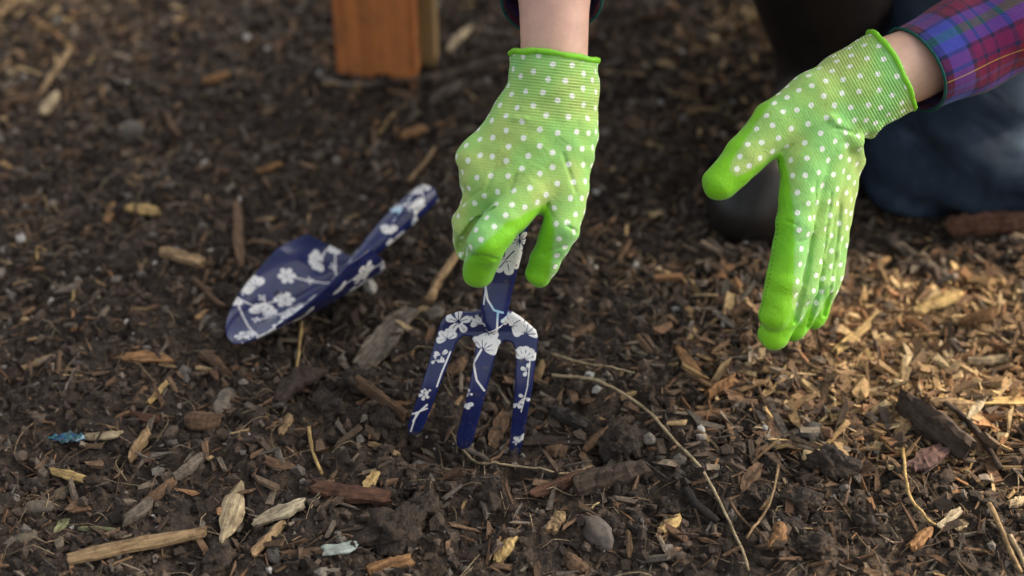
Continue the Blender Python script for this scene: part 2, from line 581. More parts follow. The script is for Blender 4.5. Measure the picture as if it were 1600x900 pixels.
def mat_plaid():
    m, nt, b = newmat('plaid_flannel')
    a = nd(nt, 'ShaderNodeAttribute', attribute_name='along')
    r_ = nd(nt, 'ShaderNodeAttribute', attribute_name='around')
    tc = nd(nt, 'ShaderNodeTexCoord')
    def fr(s, per):
        d = nd(nt, 'ShaderNodeMath', operation='DIVIDE'); d.inputs[1].default_value = per; lk(nt, s, d.inputs[0])
        f = nd(nt, 'ShaderNodeMath', operation='FRACT'); lk(nt, d.outputs[0], f.inputs[0]); return f.outputs[0]
    red = (0.16, 0.008, 0.02); mag = (0.15, 0.013, 0.07); blue = (0.05, 0.06, 0.33); nav = (0.02, 0.018, 0.06); grn = (0.01, 0.12, 0.10)
    A = ramp(nt, fr(a.outputs['Fac'], 0.085), [(0, nav), (0.09, blue), (0.30, nav), (0.34, mag), (0.42, nav), (0.45, mag), (0.54, nav), (0.57, mag), (0.70, nav), (0.74, red), (0.93, nav), (0.97, red)], 'CONSTANT')
    B = ramp(nt, fr(r_.outputs['Fac'], 0.075), [(0, red), (0.2, nav), (0.24, mag), (0.36, nav), (0.40, blue), (0.52, grn), (0.62, blue), (0.72, nav), (0.76, red), (0.9, nav), (0.94, red)], 'CONSTANT')
    Yl = ramp(nt, fr(r_.outputs['Fac'], 0.075), [(0, (0, 0, 0)), (0.13, (1, 1, 1)), (0.143, (0, 0, 0))], 'CONSTANT')
    # twill threads
    t = nd(nt, 'ShaderNodeMath', operation='ADD'); lk(nt, a.outputs['Fac'], t.inputs[0]); lk(nt, r_.outputs['Fac'], t.inputs[1])
    ts = nd(nt, 'ShaderNodeMath', operation='MULTIPLY'); ts.inputs[1].default_value = 2 * math.pi / 0.0016; lk(nt, t.outputs[0], ts.inputs[0])
    tw = nd(nt, 'ShaderNodeMath', operation='SINE'); lk(nt, ts.outputs[0], tw.inputs[0])
    tf = nd(nt, 'ShaderNodeMapRange'); tf.inputs[1].default_value = -1; tf.inputs[3].default_value = 0.25; tf.inputs[4].default_value = 0.75
    lk(nt, tw.outputs[0], tf.inputs[0])
    mx = nd(nt, 'ShaderNodeMix', data_type='RGBA'); lk(nt, tf.outputs[0], mx.inputs[0])
    lk(nt, A.outputs[0], mx.inputs[6]); lk(nt, B.outputs[0], mx.inputs[7])
    my = nd(nt, 'ShaderNodeMix', data_type='RGBA')
    ym = nd(nt, 'ShaderNodeMath', operation='MULTIPLY'); lk(nt, Yl.outputs[0], ym.inputs[0]); lk(nt, tf.outputs[0], ym.inputs[1])
    lk(nt, ym.outputs[0], my.inputs[0]); lk(nt, mx.outputs[2], my.inputs[6]); my.inputs[7].default_value = (0.6, 0.42, 0.05, 1)
    lk(nt, my.outputs[2], b.inputs['Base Color'])
    b.inputs['Roughness'].default_value = 0.95
    b.inputs['Specular IOR Level'].default_value = 0.15
    b.inputs['Sheen Weight'].default_value = 0.1
    b1 = bump(nt, tw.outputs[0], 0.4, 0.0004)
    n = nd(nt, 'ShaderNodeTexNoise', Scale=30.0, Detail=3.0); lk(nt, tc.outputs['Object'], n.inputs['Vector'])
    b2 = bump(nt, n.outputs['Fac'], 0.5, 0.01, b1)
    lk(nt, b2.outputs[0], b.inputs['Normal'])
    return m


def mat_denim():
    m, nt, b = newmat('dark_denim')
    tc = nd(nt, 'ShaderNodeTexCoord')
    n = nd(nt, 'ShaderNodeTexNoise', Scale=14.0, Detail=5.0, Roughness=0.6)
    w = nd(nt, 'ShaderNodeTexWave', Scale=420.0, Distortion=1.5); w.wave_type = 'BANDS'; w.bands_direction = 'DIAGONAL'
    lk(nt, tc.outputs['Object'], n.inputs['Vector']); lk(nt, tc.outputs['Object'], w.inputs['Vector'])
    r = ramp(nt, n.outputs['Fac'], [(0.3, (0.010, 0.018, 0.032)), (0.55, (0.021, 0.036, 0.060)), (0.72, (0.065, 0.10, 0.15))])
    mx = nd(nt, 'ShaderNodeMix', data_type='RGBA', blend_type='MULTIPLY'); mx.inputs[0].default_value = 0.4
    lk(nt, r.outputs[0], mx.inputs[6]); lk(nt, w.outputs['Color'], mx.inputs[7])
    lk(nt, mx.outputs[2], b.inputs['Base Color'])
    b.inputs['Roughness'].default_value = 0.9
    b.inputs['Specular IOR Level'].default_value = 0.2
    n3 = nd(nt, 'ShaderNodeTexNoise', Scale=9.0, Detail=2.0, Distortion=1.2); lk(nt, tc.outputs['Object'], n3.inputs['Vector'])
    b1 = bump(nt, n3.outputs['Fac'], 0.9, 0.03)
    b2 = bump(nt, w.outputs['Fac'], 0.3, 0.0004, b1)
    lk(nt, b2.outputs[0], b.inputs['Normal'])
    return m


def mat_cedar():
    m, nt, b = newmat('cedar_timber')
    oi = nd(nt, 'ShaderNodeObjectInfo')
    tc = nd(nt, 'ShaderNodeTexCoord')
    mp = nd(nt, 'ShaderNodeMapping'); mp.inputs['Scale'].default_value = (60, 60, 2.5)
    lk(nt, tc.outputs['Object'], mp.inputs[0])
    n = nd(nt, 'ShaderNodeTexNoise', Scale=1.5, Detail=6.0, Roughness=0.6, Distortion=0.6)
    lk(nt, mp.outputs[0], n.inputs['Vector'])
    r = ramp(nt, n.outputs['Fac'], [(0.3, (0.72, 0.62, 0.55)), (0.5, (1, 1, 1)), (0.72, (1.25, 1.2, 1.1))])
    mx = nd(nt, 'ShaderNodeMix', data_type='RGBA', blend_type='MULTIPLY'); mx.inputs[0].default_value = 1
    lk(nt, oi.outputs['Color'], mx.inputs[6]); lk(nt, r.outputs[0], mx.inputs[7])
    ns = nd(nt, 'ShaderNodeTexNoise', Scale=26.0, Detail=7.0, Roughness=0.75); lk(nt, tc.outputs['Object'], ns.inputs['Vector'])
    st = ramp(nt, ns.outputs['Fac'], [(0.5, (0, 0, 0)), (0.72, (0.65, 0.65, 0.65))])
    mst = nd(nt, 'ShaderNodeMix', data_type='RGBA'); lk(nt, st.outputs[0], mst.inputs[0]); lk(nt, mx.outputs[2], mst.inputs[6]); mst.inputs[7].default_value = (0.13, 0.07, 0.04, 1)
    lk(nt, mst.outputs[2], b.inputs['Base Color'])
    b.inputs['Roughness'].default_value = 0.6
    bb = bump(nt, n.outputs['Fac'], 0.3, 0.002)
    lk(nt, bb.outputs[0], b.inputs['Normal'])
    return m


def mat_foil():
    m, nt, b = newmat('blue_teal_plastic')
    tc = nd(nt, 'ShaderNodeTexCoord')
    n = nd(nt, 'ShaderNodeTexNoise', Scale=130.0, Detail=3.0); lk(nt, tc.outputs['Object'], n.inputs['Vector'])
    r = ramp(nt, n.outputs['Fac'], [(0.35, (0.012, 0.04, 0.14)), (0.48, (0.015, 0.13, 0.15)), (0.58, (0.06, 0.09, 0.08)), (0.68, (0.25, 0.40, 0.50))])
    lk(nt, r.outputs[0], b.inputs['Base Color']); b.inputs['Roughness'].default_value = 0.3
    return m


M = dict(soil=mat_soil(), bits=mat_attr('soil_and_wood_bits'), wood=mat_wood(), stone=mat_stone(), glove=mat_glove(),
         coat=mat_plain('glove_latex', (0.20, 0.56, 0.02), 0.55, 60, 0.15),
         stitch=mat_plain('dark_thread', (0.05, 0.16, 0.01), 0.9),
         enamel=mat_enamel(), plaid=mat_plaid(), denim=mat_denim(), cedar=mat_cedar(),
         trim=mat_plain('teal_cuff_trim', (0.005, 0.07, 0.06), 0.9, 300, 0.4),
         skin=mat_plain('skin', (0.60, 0.36, 0.27), 0.5, 70, 0.10, 0.15, 0.002, Subsurface_Weight=0.15, Subsurface_Scale=0.008),
         boot=mat_plain('black_rubber', (0.014, 0.011, 0.010), 0.42, 40, 0.3, 0.2, 0.004),
         hair=mat_plain('brown_hair', (0.06, 0.035, 0.02), 0.6, 200, 0.4, 0.5, 0.003),
         eye=mat_plain('eye', (0.6, 0.6, 0.6), 0.1),
         foil=mat_foil(),
         leaf=mat_plain('tree_leaf', (0.06, 0.12, 0.03), 0.6, 8, 0.4),
         bark=mat_plain('tree_bark', (0.10, 0.075, 0.055), 0.9, 60, 0.4, 0.8, 0.01))

# ------------------------------------------------------------------ ground
tipc = P(725, 700, 1.2)
mid_t = P(725, 712, 1.2); rt_t = P(806, 728, 1.19)
DIGS += [(-0.165, 1.03, 0.03, 0.007), (-0.195, 1.0, 0.025, 0.004), (mid_t[0], mid_t[1] - 0.006, 0.015, 0.008), (rt_t[0], rt_t[1] - 0.006, 0.016, 0.010), (tipc[0] - 0.035, tipc[1] + 0.012, 0.022, 0.014), (tipc[0] + 0.02, tipc[1] + 0.03, 0.03, 0.010)]
# flatten the relief a little under the trowel and the post so that they rest on it


def axis(lo, hi, h, far):
    core = np.arange(lo, hi, h)
    a = [lo]; b = [hi]; s = h
    while a[-1] > -far:
        s *= 1.28; a.append(a[-1] - s); b.append(b[-1] + s)
    return np.concatenate([np.array(a[1:])[::-1], core, np.array(b)])


gx = axis(-0.64, 0.64, 0.0021, 150); gy = axis(0.68, 1.70, 0.0021, 150)
X, Y = np.meshgrid(gx, gy, indexing='ij')
nx_, ny_ = X.shape
Vg = np.stack([X, Y, H(X, Y)], -1).reshape(-1, 3)
ii, jj = np.meshgrid(np.arange(nx_ - 1), np.arange(ny_ - 1), indexing='ij')
i0 = (ii * ny_ + jj).ravel()
Fg = np.stack([i0, i0 + ny_, i0 + ny_ + 1, i0 + 1], 1)
ground = link('ground', mesh_np('ground', Vg, Fg), M['soil'])
tag(ground, kind='structure')

# ------------------------------------------------------------------ soil crumbs, mulch fragments, root fibres (uncountable)
ICO_V = []
_t = (1 + 5 ** 0.5) / 2
for a, b, c in [(-1, _t, 0), (1, _t, 0), (-1, -_t, 0), (1, -_t, 0), (0, -1, _t), (0, 1, _t), (0, -1, -_t), (0, 1, -_t), (_t, 0, -1), (_t, 0, 1), (-_t, 0, -1), (-_t, 0, 1)]:
    ICO_V.append((a, b, c))
ICO_V = np.array(ICO_V) / np.linalg.norm(ICO_V[0])
ICO_F = np.array([(0, 11, 5), (0, 5, 1), (0, 1, 7), (0, 7, 10), (0, 10, 11), (1, 5, 9), (5, 11, 4), (11, 10, 2), (10, 7, 6), (7, 1, 8), (3, 9, 4), (3, 4, 2), (3, 2, 6), (3, 6, 8), (3, 8, 9), (4, 9, 5), (2, 4, 11), (6, 2, 10), (8, 6, 7), (9, 8, 1)])


def rand_ground(n, dens=None):
    """random ground points over the view (with a margin); dens(px,py) in 0..1 thins them"""
    out = []
    while len(out) < n:
        y = rng.uniform(0.70, 1.66, n * 2); x = rng.uniform(-0.62, 0.62, n * 2)
        px, py, d = to_px(np.stack([x, y, 0 * x], 1))
        ok = (px > -60) & (px < 1660) & (py > -60) & (py < 950)
        if dens is not None: ok &= rng.random(n * 2) < dens(px, py)
        for a, b, c, e in zip(x[ok], y[ok], px[ok], py[ok]): out.append((a, b, c, e))
    return np.array(out[:n])


def mulch_and_sun(px, py):
    """0 = bare dark soil, 1 = thick wood mulch, paled further to suggest sunlight"""
    r = np.clip((px - 1010) / 330, 0, 1) * np.clip((py - 380) / 90, 0, 1) * np.clip((840 - py) / 220, 0.12, 1)  # real mulch at right, with some sun-patch brightness put into its colour
    t = np.clip((px - 930) / 200, 0, 1) * np.clip((330 - py) / 200, 0, 1) * 1.0  # paler pieces stand in for warm light on the upper right ground
    l = np.clip((330 - px) / 300, 0, 1) * np.clip((240 - py) / 200, 0, 1) * 0.9
    return np.clip(np.maximum(np.maximum(r, t), l), 0, 1)


# crumbs
n = 32000
q = rand_ground(n)
r = 0.0009 + 0.0044 * rng.random(n) ** 3.6
sc = (0.4 + 1.1 * rng.random((n, 12, 1))) * r[:, None, None] * rng.uniform(0.6, 1.3, (n, 1, 3))
base = np.stack([q[:, 0], q[:, 1], H(q[:, 0], q[:, 1]) + r * 0.35], 1)
V = (ICO_V[None] * sc + base[:, None]).reshape(-1, 3)
F = (ICO_F[None] + 12 * np.arange(n)[:, None, None]).reshape(-1, 3)
c = np.array([0.058, 0.041, 0.029]) * (0.25 + 1.7 * rng.random((n, 1)) ** 1.5)
w = rng.random(n)
c[w < 0.06] = np.array([0.16, 0.135, 0.11]) * (0.6 + 0.8 * rng.random((np.sum(w < 0.06), 1)))
white = (w > 0.9915)
c[white] = (0.45, 0.42, 0.37)
me = mesh_np('soil_crumbs', V, F, False); cattr(me, 'col', np.repeat(c, 12, 0))
o = link('soil_crumbs', me, M['bits']); tag(o, 'loose dark soil crumbs and grit covering the ground', 'soil', kind='stuff')

PAL_DARK = [(0.095, 0.063, 0.04), (0.13, 0.08, 0.046), (0.07, 0.05, 0.036), (0.12, 0.066, 0.036), (0.17, 0.13, 0.09), (0.13, 0.105, 0.08), (0.17, 0.10, 0.055), (0.055, 0.036, 0.025)]
PAL_PALE = [(0.32, 0.20, 0.09), (0.40, 0.27, 0.13), (0.26, 0.16, 0.075), (0.20, 0.125, 0.062), (0.46, 0.33, 0.17), (0.15, 0.09, 0.05), (0.25, 0.13, 0.06), (0.18, 0.11, 0.06)]


def pick(m):
    p = PAL_PALE if rng.random() < (0.06 + 0.75 * m ** 1.4) else PAL_DARK
    c = np.array(p[int(rng.integers(len(p)))])
    return c * rng.uniform(0.75, 1.25)


# fragments: small bent slivers
BOXF = np.array([(0, 1, 2, 3), (7, 6, 5, 4), (0, 4, 5, 1), (1, 5, 6, 2), (2, 6, 7, 3), (3, 7, 4, 0)])
def fragments(n, lmin, lmax, dens):
    q = rand_ground(n, dens)
    ms = mulch_and_sun(q[:, 2], q[:, 3])
    L = rng.uniform(lmin, lmax, n) ; W = L * (0.05 + 0.42 * rng.random(n) ** 1.3); T = W * rng.uniform(0.2, 0.6, n)
    yaw = rng.uniform(0, math.pi * 2, n); pit = rng.normal(0, 0.28, n); rol = rng.normal(0, 0.4, n)
    cor = np.array([(-.5, -.5, -.5), (.5, -.5, -.5), (.5, .5, -.5), (-.5, .5, -.5), (-.5, -.5, .5), (.5, -.5, .5), (.5, .5, .5), (-.5, .5, .5)])
    loc = cor[None] * np.stack([L, W, T], 1)[:, None]
    loc = loc * (0.5 + 0.85 * rng.random((n, 8, 3)))
    pin = rng.uniform(0.1, 1.0, (n, 2))
    loc[:, :, 1] *= np.where(cor[None, :, 0] < 0, pin[:, :1], pin[:, 1:])
    x, y, z = loc[..., 0], loc[..., 1], loc[..., 2]
    cr, sr = np.cos(rol)[:, None], np.sin(rol)[:, None]; y, z = y * cr - z * sr, y * sr + z * cr
    cp, sp = np.cos(pit)[:, None], np.sin(pit)[:, None]; x, z = x * cp - z * sp, x * sp + z * cp
    cy, sy = np.cos(yaw)[:, None], np.sin(yaw)[:, None]; x, y = x * cy - y * sy, x * sy + y * cy
    base = np.stack([q[:, 0], q[:, 1], H(q[:, 0], q[:, 1]) + T * 0.5 + 0.0008 + np.abs(np.sin(pit)) * L * 0.3], 1)
    V = (np.stack([x, y, z], -1) + base[:, None]).reshape(-1, 3)
    F = (BOXF[None, :, ::-1] + 8 * np.arange(n)[:, None, None]).reshape(-1, 4)
    c = np.array([pick(m) for m in ms])
    return V, F, np.repeat(c, 8, 0)


Va, Fa, Ca = fragments(11000, 0.003, 0.016, None)
Vb, Fb, Cb = fragments(4200, 0.005, 0.022, lambda px, py: 0.15 + 0.85 * mulch_and_sun(px, py))
Vd, Fd, Cd = fragments(5200, 0.008, 0.026, lambda px, py: (np.clip((px - 1000) / 300, 0, 1) * np.clip((py - 380) / 100, 0, 1) * np.clip((760 - py) / 160, 0, 1)) ** 1.3)
me = mesh_np('mulch_fragments', np.vstack([Va, Vb, Vd]), np.vstack([Fa, Fb + len(Va), Fd + len(Va) + len(Vb)]), False)
cattr(me, 'col', np.vstack([Ca, Cb, Cd * 1.15]))  # last batch lightened: sun-patch brightness painted into the slivers
o = link('mulch_fragments', me, M['bits']); tag(o, 'tiny slivers of bark and wood mixed into the soil', 'mulch', kind='stuff')

# fibres
VV, FF, CC = [], [], []
q = rand_ground(1200)
off = 0
for (x, y, px, py) in q:
    L = rng.uniform(0.012, 0.05); a = rng.uniform(0, 6.28); k = rng.normal(0, 25)
    s = np.linspace(0, 1, 7)
    ang = a + k * L * s
    xs = x + np.cumsum(np.cos(ang)) * L / 7; ys = y + np.cumsum(np.sin(ang)) * L / 7
    zs = H(xs, ys); zs = np.maximum(zs, zs.mean()) + 0.001 + 0.006 * rng.random() * np.sin(s * 3.14)
    rr = rng.uniform(0.0002, 0.0005)
    v, f = tube(np.stack([xs, ys, zs], 1), np.full(7, rr), 3, cap=False)
    VV.append(v); FF.append(np.array(f) + off); off += len(v)
    c = np.array([(0.20, 0.14, 0.08), (0.10, 0.07, 0.045), (0.32, 0.24, 0.14)][int(rng.integers(3))])
    CC.append(np.tile(c, (len(v), 1)))
me = mesh_np('root_fibres', np.vstack(VV), np.vstack(FF)); cattr(me, 'col', np.vstack(CC))
o = link('root_fibres', me, M['bits']); tag(o, 'hair-thin roots and plant fibres strewn over the soil', 'roots', kind='stuff')


# ------------------------------------------------------------------ individual pieces lying on the ground
def chip_mesh(L, W, T, bend=0.0, point=0.3, n=12, m=5, rough=1.0):
    """a splintered flake of wood, long side along X"""
    u = np.linspace(-0.5, 0.5, n); v = np.linspace(-0.5, 0.5, m)
    wp = 1 - point * np.abs(u * 2) ** rng.uniform(1.5, 3.5) - rng.uniform(0, 0.35) * np.clip(u * 2 * rng.choice([-1, 1]), 0, 1)
    nz = rng.normal(0, 1, n + 2); nz = (nz[:-2] + 1.4 * nz[1:-1] + nz[2:]) / 2.2
    wp = np.maximum(wp, 0.12) * (1 + 0.11 * rough * nz).clip(0.6, 1.4)
    mid = np.cumsum(rng.normal(0, 0.05, n)) * W
    ej = rng.normal(0, 0.04, (2, m)) * min(L, 3 * W) * rough
    top, bot = np.zeros((n, m, 3)), np.zeros((n, m, 3))
    arch = rng.uniform(-0.5, 1.0) * T
    for i in range(n):
        for j in range(m):
            x = u[i] * L + (ej[0, j] * max(0, -u[i] * 2) + ej[1, j] * max(0, u[i] * 2))
            y = v[j] * W * wp[i] + mid[i]
            z0 = bend * L * (1 - (2 * u[i]) ** 2) + arch * (1 - (2 * v[j]) ** 2)
            e = 1.0 - 0.5 * (abs(2 * v[j])) ** 3
            th = T * e * (1 - 0.35 * abs(2 * u[i]) ** 4)
            top[i, j] = (x, y, z0 + th * 0.5 + rng.normal(0, 0.07) * T * rough)
            bot[i, j] = (x, y, z0 - th * 0.5)
    V = np.vstack([top.reshape(-1, 3), bot.reshape(-1, 3)])
    F = []
    o = n * m
    for i in range(n - 1):
        for j in range(m - 1):
            a = i * m + j
            F.append((a, a + m, a + m + 1, a + 1)); F.append((o + a, o + a + 1, o + a + m + 1, o + a + m))
        a = i * m; F.append((a, o + a, o + a + m, a + m))
        a = i * m + m - 1; F.append((a, a + m, o + a + m, o + a))
    for j in range(m - 1):
        F.append((j, j + 1, o + j + 1, o + j))
        a = (n - 1) * m + j; F.append((a, o + a, o + a + 1, a + 1))
    return mesh_np('wood_chip', V, F, False)


def place(o, A, B=None, roll=0.0, lift=0.0):
    """lay an X-long object from ground point A to ground point B"""
    A = np.array(A); B = np.array(B)
    d = Vector(B - A).normalized()
    side = Vector((0, 0, 1)).cross(d).normalized()
    up = d.cross(side)
    R = Matrix((d, side, up)).transposed().to_4x4() @ Matrix.Rotation(roll, 4, 'X')
    mid = (A + B) / 2
    o.matrix_world = Matrix.Translation(Vector(mid) + Vector((0, 0, lift))) @ R


def supp(A, B, n=9):
    t = np.linspace(0, 1, n)
    xs = A[0] + (B[0] - A[0]) * t; ys = A[1] + (B[1] - A[1]) * t
    return xs, ys, H(xs, ys)


def lay_ends(A, B, T):
    """heights that keep the underside resting on the high points of the soil"""
    xs, ys, hs = supp(A, B)
    t = np.linspace(0, 1, len(hs))
    k = np.polyfit(t, hs, 1)
    off = np.max(hs - np.polyval(k, t)) * 0.45
    A = np.array(A); B = np.array(B)
    A[2] = k[1] + off + T * 0.45; B[2] = k[0] + k[1] + off + T * 0.45
    return A, B


COLW = dict(tan=(0.34, 0.23, 0.12), pale=(0.42, 0.33, 0.20), yellow=(0.46, 0.32, 0.13), orange=(0.29, 0.155, 0.065), brown=(0.15, 0.09, 0.05),
            dark=(0.065, 0.045, 0.033), grey=(0.17, 0.14, 0.11), red=(0.11, 0.052, 0.03), black=(0.03, 0.024, 0.02), cream=(0.5, 0.42, 0.28),
            mint=(0.34, 0.40, 0.36), green=(0.28, 0.28, 0.14), purple=(0.13, 0.075, 0.065))
USED = []


def chip(ax, ay, bx, by, wpx, col, label, name='wood_chip', cat='wood chip', thick=0.35, bend=0.0, point=0.3, lift=0.0, roll=0.0, group=None):
    A = G(ax, ay); B = G(bx, by)
    L = float(np.linalg.norm((B - A)[:2]))
    W = wpx * 1.25 / FPX
    T = max(0.0016, W * thick)
    A, B = lay_ends(A, B, T)
    c = np.array(COLW[col]) * rng.uniform(0.9, 1.1)
    o = link(name, chip_mesh(L, W, T, bend, point), M['wood'])
    o.color = (*c, 1)
    place(o, A, B, roll, lift)
    tag(o, label, cat, group)
    USED.append(((ax + bx) / 2, (ay + by) / 2, max(wpx, math.hypot(bx - ax, by - ay)) * 0.5))
    return o


def twig(pts, rpx, col, label, name='twig', cat='twig', taper=0.75, lift=0.0, jit=0.25, sides=7, group=None, hug=0.5, n=None):
    g = [G(x, y) for x, y in pts]
    n = n or max(6, 5 * len(g))
    path = smooth_path(g, n)
    r = rpx * 1.22 / FPX
    hs = H(path[:, 0], path[:, 1])
    sm = np.convolve(np.pad(hs, 3, mode='edge'), np.ones(7) / 7, 'valid')
    path[:, 2] = sm * (1 - hug) + np.maximum(hs, sm) * hug + r * 0.8 + lift
    rad = r * np.linspace(1, taper, n) * (1 + jit * 0.5 * rng.normal(0, 0.5, n)).clip(0.6, 1.4)
    A = path.mean(0)
    d = path[-1] - path[0]; yaw = math.atan2(d[1], d[0])
    Rm = np.array(Matrix.Rotation(-yaw, 3, 'Z'))
    loc = (path - A) @ Rm.T
    V, F = tube(loc, rad, sides, jit=jit)
    o = link(name, mesh_any(name, V, F), M['wood'])
    o.location = A; o.rotation_euler = (0, 0, yaw)
    o.color = (*(np.array(COLW[col]) * rng.uniform(0.9, 1.1)), 1)
    tag(o, label, cat, group)
    USED.append((np.mean([p[0] for p in pts]), np.mean([p[1] for p in pts]), 25))
    return o


def ball_mesh(name, sub=2, amp=0.2, freq=2.2, sx=1, sy=1, sz=0.75, fine=0.0, size=1.0, flat=0.0):
    import bmesh
    bm = bmesh.new()
    bmesh.ops.create_icosphere(bm, subdivisions=sub, radius=1.0)
    v = np.array([x.co[:] for x in bm.verts])
    from mathutils import noise
    s = rng.uniform(0, 100)
    for x in bm.verts:
        k = 1 + amp * noise.noise(x.co * freq + Vector((s, 0, 0))) * 1.6
        if fine:
            k += fine * noise.noise(x.co * 6 + Vector((s, 5, 0))) + fine * 0.6 * noise.noise(x.co * 13 + Vector((s, 9, 0)))
        if flat: k = min(k, 1 + flat * 0.3)
        x.co = Vector((x.co.x * sx, x.co.y * sy, x.co.z * sz)) * k * size
    me = bpy.data.meshes.new(name)
    bm.to_mesh(me); bm.free()
    me.polygons.foreach_set('use_smooth', [True] * len(me.polygons))
    return me


def stone(px, py, rpx, col, label, group=None, asp=1.25, name='pebble', cat='pebble', rz=None):
    g = G(px, py)
    r = rpx * 1.22 / FPX
    o = link(name, ball_mesh('pebble', 3, 0.26, 1.5, asp, 1 / asp, 0.62, 0.05, r, 0.1), M['stone'])
    o.location = (g[0], g[1], float(H(g[0], g[1])) + r * 0.05)
    o.rotation_euler = (rng.normal(0, .2), rng.normal(0, .2), rng.uniform(0, 6.28) if rz is None else rz)
    f_ = 1.0 if col[0] > 0.3 else 0.8
    o.color = (col[0] * f_ * 1.06, col[1] * f_, col[2] * f_ * 0.9, 1)
    tag(o, label, cat, group)
    USED.append((px, py, rpx))
    return o


def clod(px, py, rpx, label, group=None, asp=1.2, sub=4, sink=0.35):
    g = G(px, py)
    r = rpx * 1.22 / FPX
    o = link('soil_clod', ball_mesh('soil_clod', sub, 0.34, 1.7, asp, 1 / asp, 0.7, 0.3, r), M['soil'])
    o.location = (g[0], g[1], float(H(g[0], g[1])) + r * (0.6 - sink))
    o.rotation_euler = (0, 0, rng.uniform(0, 6.28))
    tag(o, label, 'soil clod', group)
    USED.append((px, py, rpx))
    return o


# --- pieces that can be singled out in the photograph
C = chip
C(110, 886, 326, 838, 21, 'tan', 'long split tan stick lying at the bottom left corner of the bed', 'stick', 'stick', 0.6, point=0.15, lift=0.003)
C(346, 852, 376, 762, 30, 'pale', 'pale grey-tan pointed splinter standing out beside the long split stick', thick=0.2, point=0.55, lift=0.003)
C(398, 824, 476, 790, 24, 'cream', 'cream bark chip speckled dark, right of the pale pointed splinter', thick=0.4, point=0.35, lift=0.003)
C(392, 872, 440, 826, 18, 'tan', 'narrow tan chip just below the cream speckled bark chip', thick=0.4)
C(505, 868, 566, 856, 22, 'mint', 'pale mint-grey flake of old paint near the bottom edge', 'paint_flake', 'flake', 0.25, lift=0.002)
C(440, 872, 512, 862, 16, 'brown', 'brown chip touching the pale mint-grey paint flake')
C(575, 900, 640, 872, 22, 'orange', 'orange-tan stick cut off by the bottom edge below the big clod', thick=0.5)
C(490, 772, 612, 786, 30, 'red', 'dark red-brown split wood block above the big round clod', 'wood_block', 'wood block', 0.6, point=0.2)
C(556, 608, 634, 654, 17, 'brown', 'straight mauve-brown stick pointing at the left tine of the fork', 'stick', 'stick', 0.9, point=0.1)
C(575, 696, 624, 712, 15, 'tan', 'small tan almond-shaped chip below the left tine', thick=0.5, point=0.6)
C(573, 770, 592, 746, 17, 'yellow', 'small yellow-tan flake standing above the red-brown wood block', thick=0.2, lift=0.004)
C(560, 580, 645, 492, 46, 'grey', 'broad weathered slab of bark left of the fork shoulder', 'bark_slab', 'bark', 0.25, point=0.35, lift=0.003)
C(434, 635, 505, 580, 40, 'dark', 'curved dark bark piece below the trowel blade', 'bark_slab', 'bark', 0.4, bend=0.12)
C(410, 722, 468, 732, 20, 'brown', 'squarish brown chip left of the pale upright straw', thick=0.35, point=0.1)
C(440, 690, 452, 655, 14, 'tan', 'upright tan sliver left of the curved straw', thick=0.5)
C(415, 655, 440, 668, 12, 'orange', 'tiny orange chip above the squarish brown chip')
C(255, 406, 318, 424, 22, 'tan', 'stubby pale tan cut stick left of the trowel blade', 'stick', 'stick', 0.8, point=0.08, lift=0.003)
C(198, 336, 250, 340, 30, 'yellow', 'rounded yellow-tan chip standing out on the dark soil at left', thick=0.35, point=0.5, lift=0.003)
C(166, 350, 180, 318, 16, 'orange', 'small orange-brown chip beside the rounded yellow chip')
C(370, 320, 378, 428, 20, 'brown', 'long brown stake of wood pointing up above the trowel tip', thick=0.35, point=0.45, lift=0.004)
C(402, 282, 438, 262, 17, 'orange', 'orange-tan chip above the trowel blade in blurred soil', thick=0.4)
C(398, 345, 432, 338, 16, 'tan', 'oval tan chip between the brown stake and the trowel neck')
C(195, 566, 272, 574, 22, 'orange', 'flat orange-brown chip left of the trowel tip', thick=0.3, point=0.35, lift=0.003)
C(172, 560, 205, 556, 18, 'brown', 'dull brown chip touching the flat orange-brown chip')
C(250, 584, 280, 572, 9, 'tan', 'thin tan splinter at the end of the flat orange-brown chip')
C(315, 556, 358, 594, 18, 'brown', 'bent brown chip just below and left of the trowel tip', thick=0.4, bend=0.1)
C(205, 656, 252, 662, 16, 'red', 'red-brown block chip left of the angular tan stone', thick=0.5)
C(296, 664, 345, 672, 34, 'brown', 'large square brown bark chip below the angular tan stone', thick=0.3, point=0.1)
C(232, 636, 258, 600, 12, 'yellow', 'yellow twisted splinter above the red-brown block chip')
C(214, 640, 226, 610, 16, 'brown', 'short brown chip left of the yellow twisted splinter')
C(82, 746, 130, 756, 15, 'yellow', 'bright yellow-tan chip above two round stones at far left', thick=0.4, point=0.2, lift=0.003)
C(224, 792, 272, 756, 15, 'brown', 'slanting grey-brown stick above the long split stick', 'stick', 'stick', 0.6)
C(272, 756, 318, 722, 17, 'grey', 'grey-brown forked piece continuing the slanting stick', 'stick', 'stick', 0.6)
C(196, 826, 240, 796, 16, 'grey', 'weathered grey stick end left of the long split stick', 'stick', 'stick', 0.8)
C(205, 730, 232, 678, 17, 'tan', 'upright tan stick right of the blue plastic scrap', 'stick', 'stick', 0.8)
C(134, 690, 192, 686, 17, 'pale', 'gnarled pale bark strip touching the blue plastic scrap', 'bark_strip', 'bark', 0.4)
C(124, 832, 188, 834, 8, 'green', 'thin olive splinter below the round stones at far left')
C(86, 832, 104, 806, 14, 'green', 'olive leaf-like chip beside the round stone at far left', thick=0.25)
C(36, 580, 82, 562, 13, 'tan', 'dull tan stick at the foot of the left bank', 'stick', 'stick', 0.8)
C(820, 690, 930, 694, 18, 'dark', 'flat dark board-like strip right of the right tine', 'wood_strip', 'wood strip', 0.4, point=0.1)
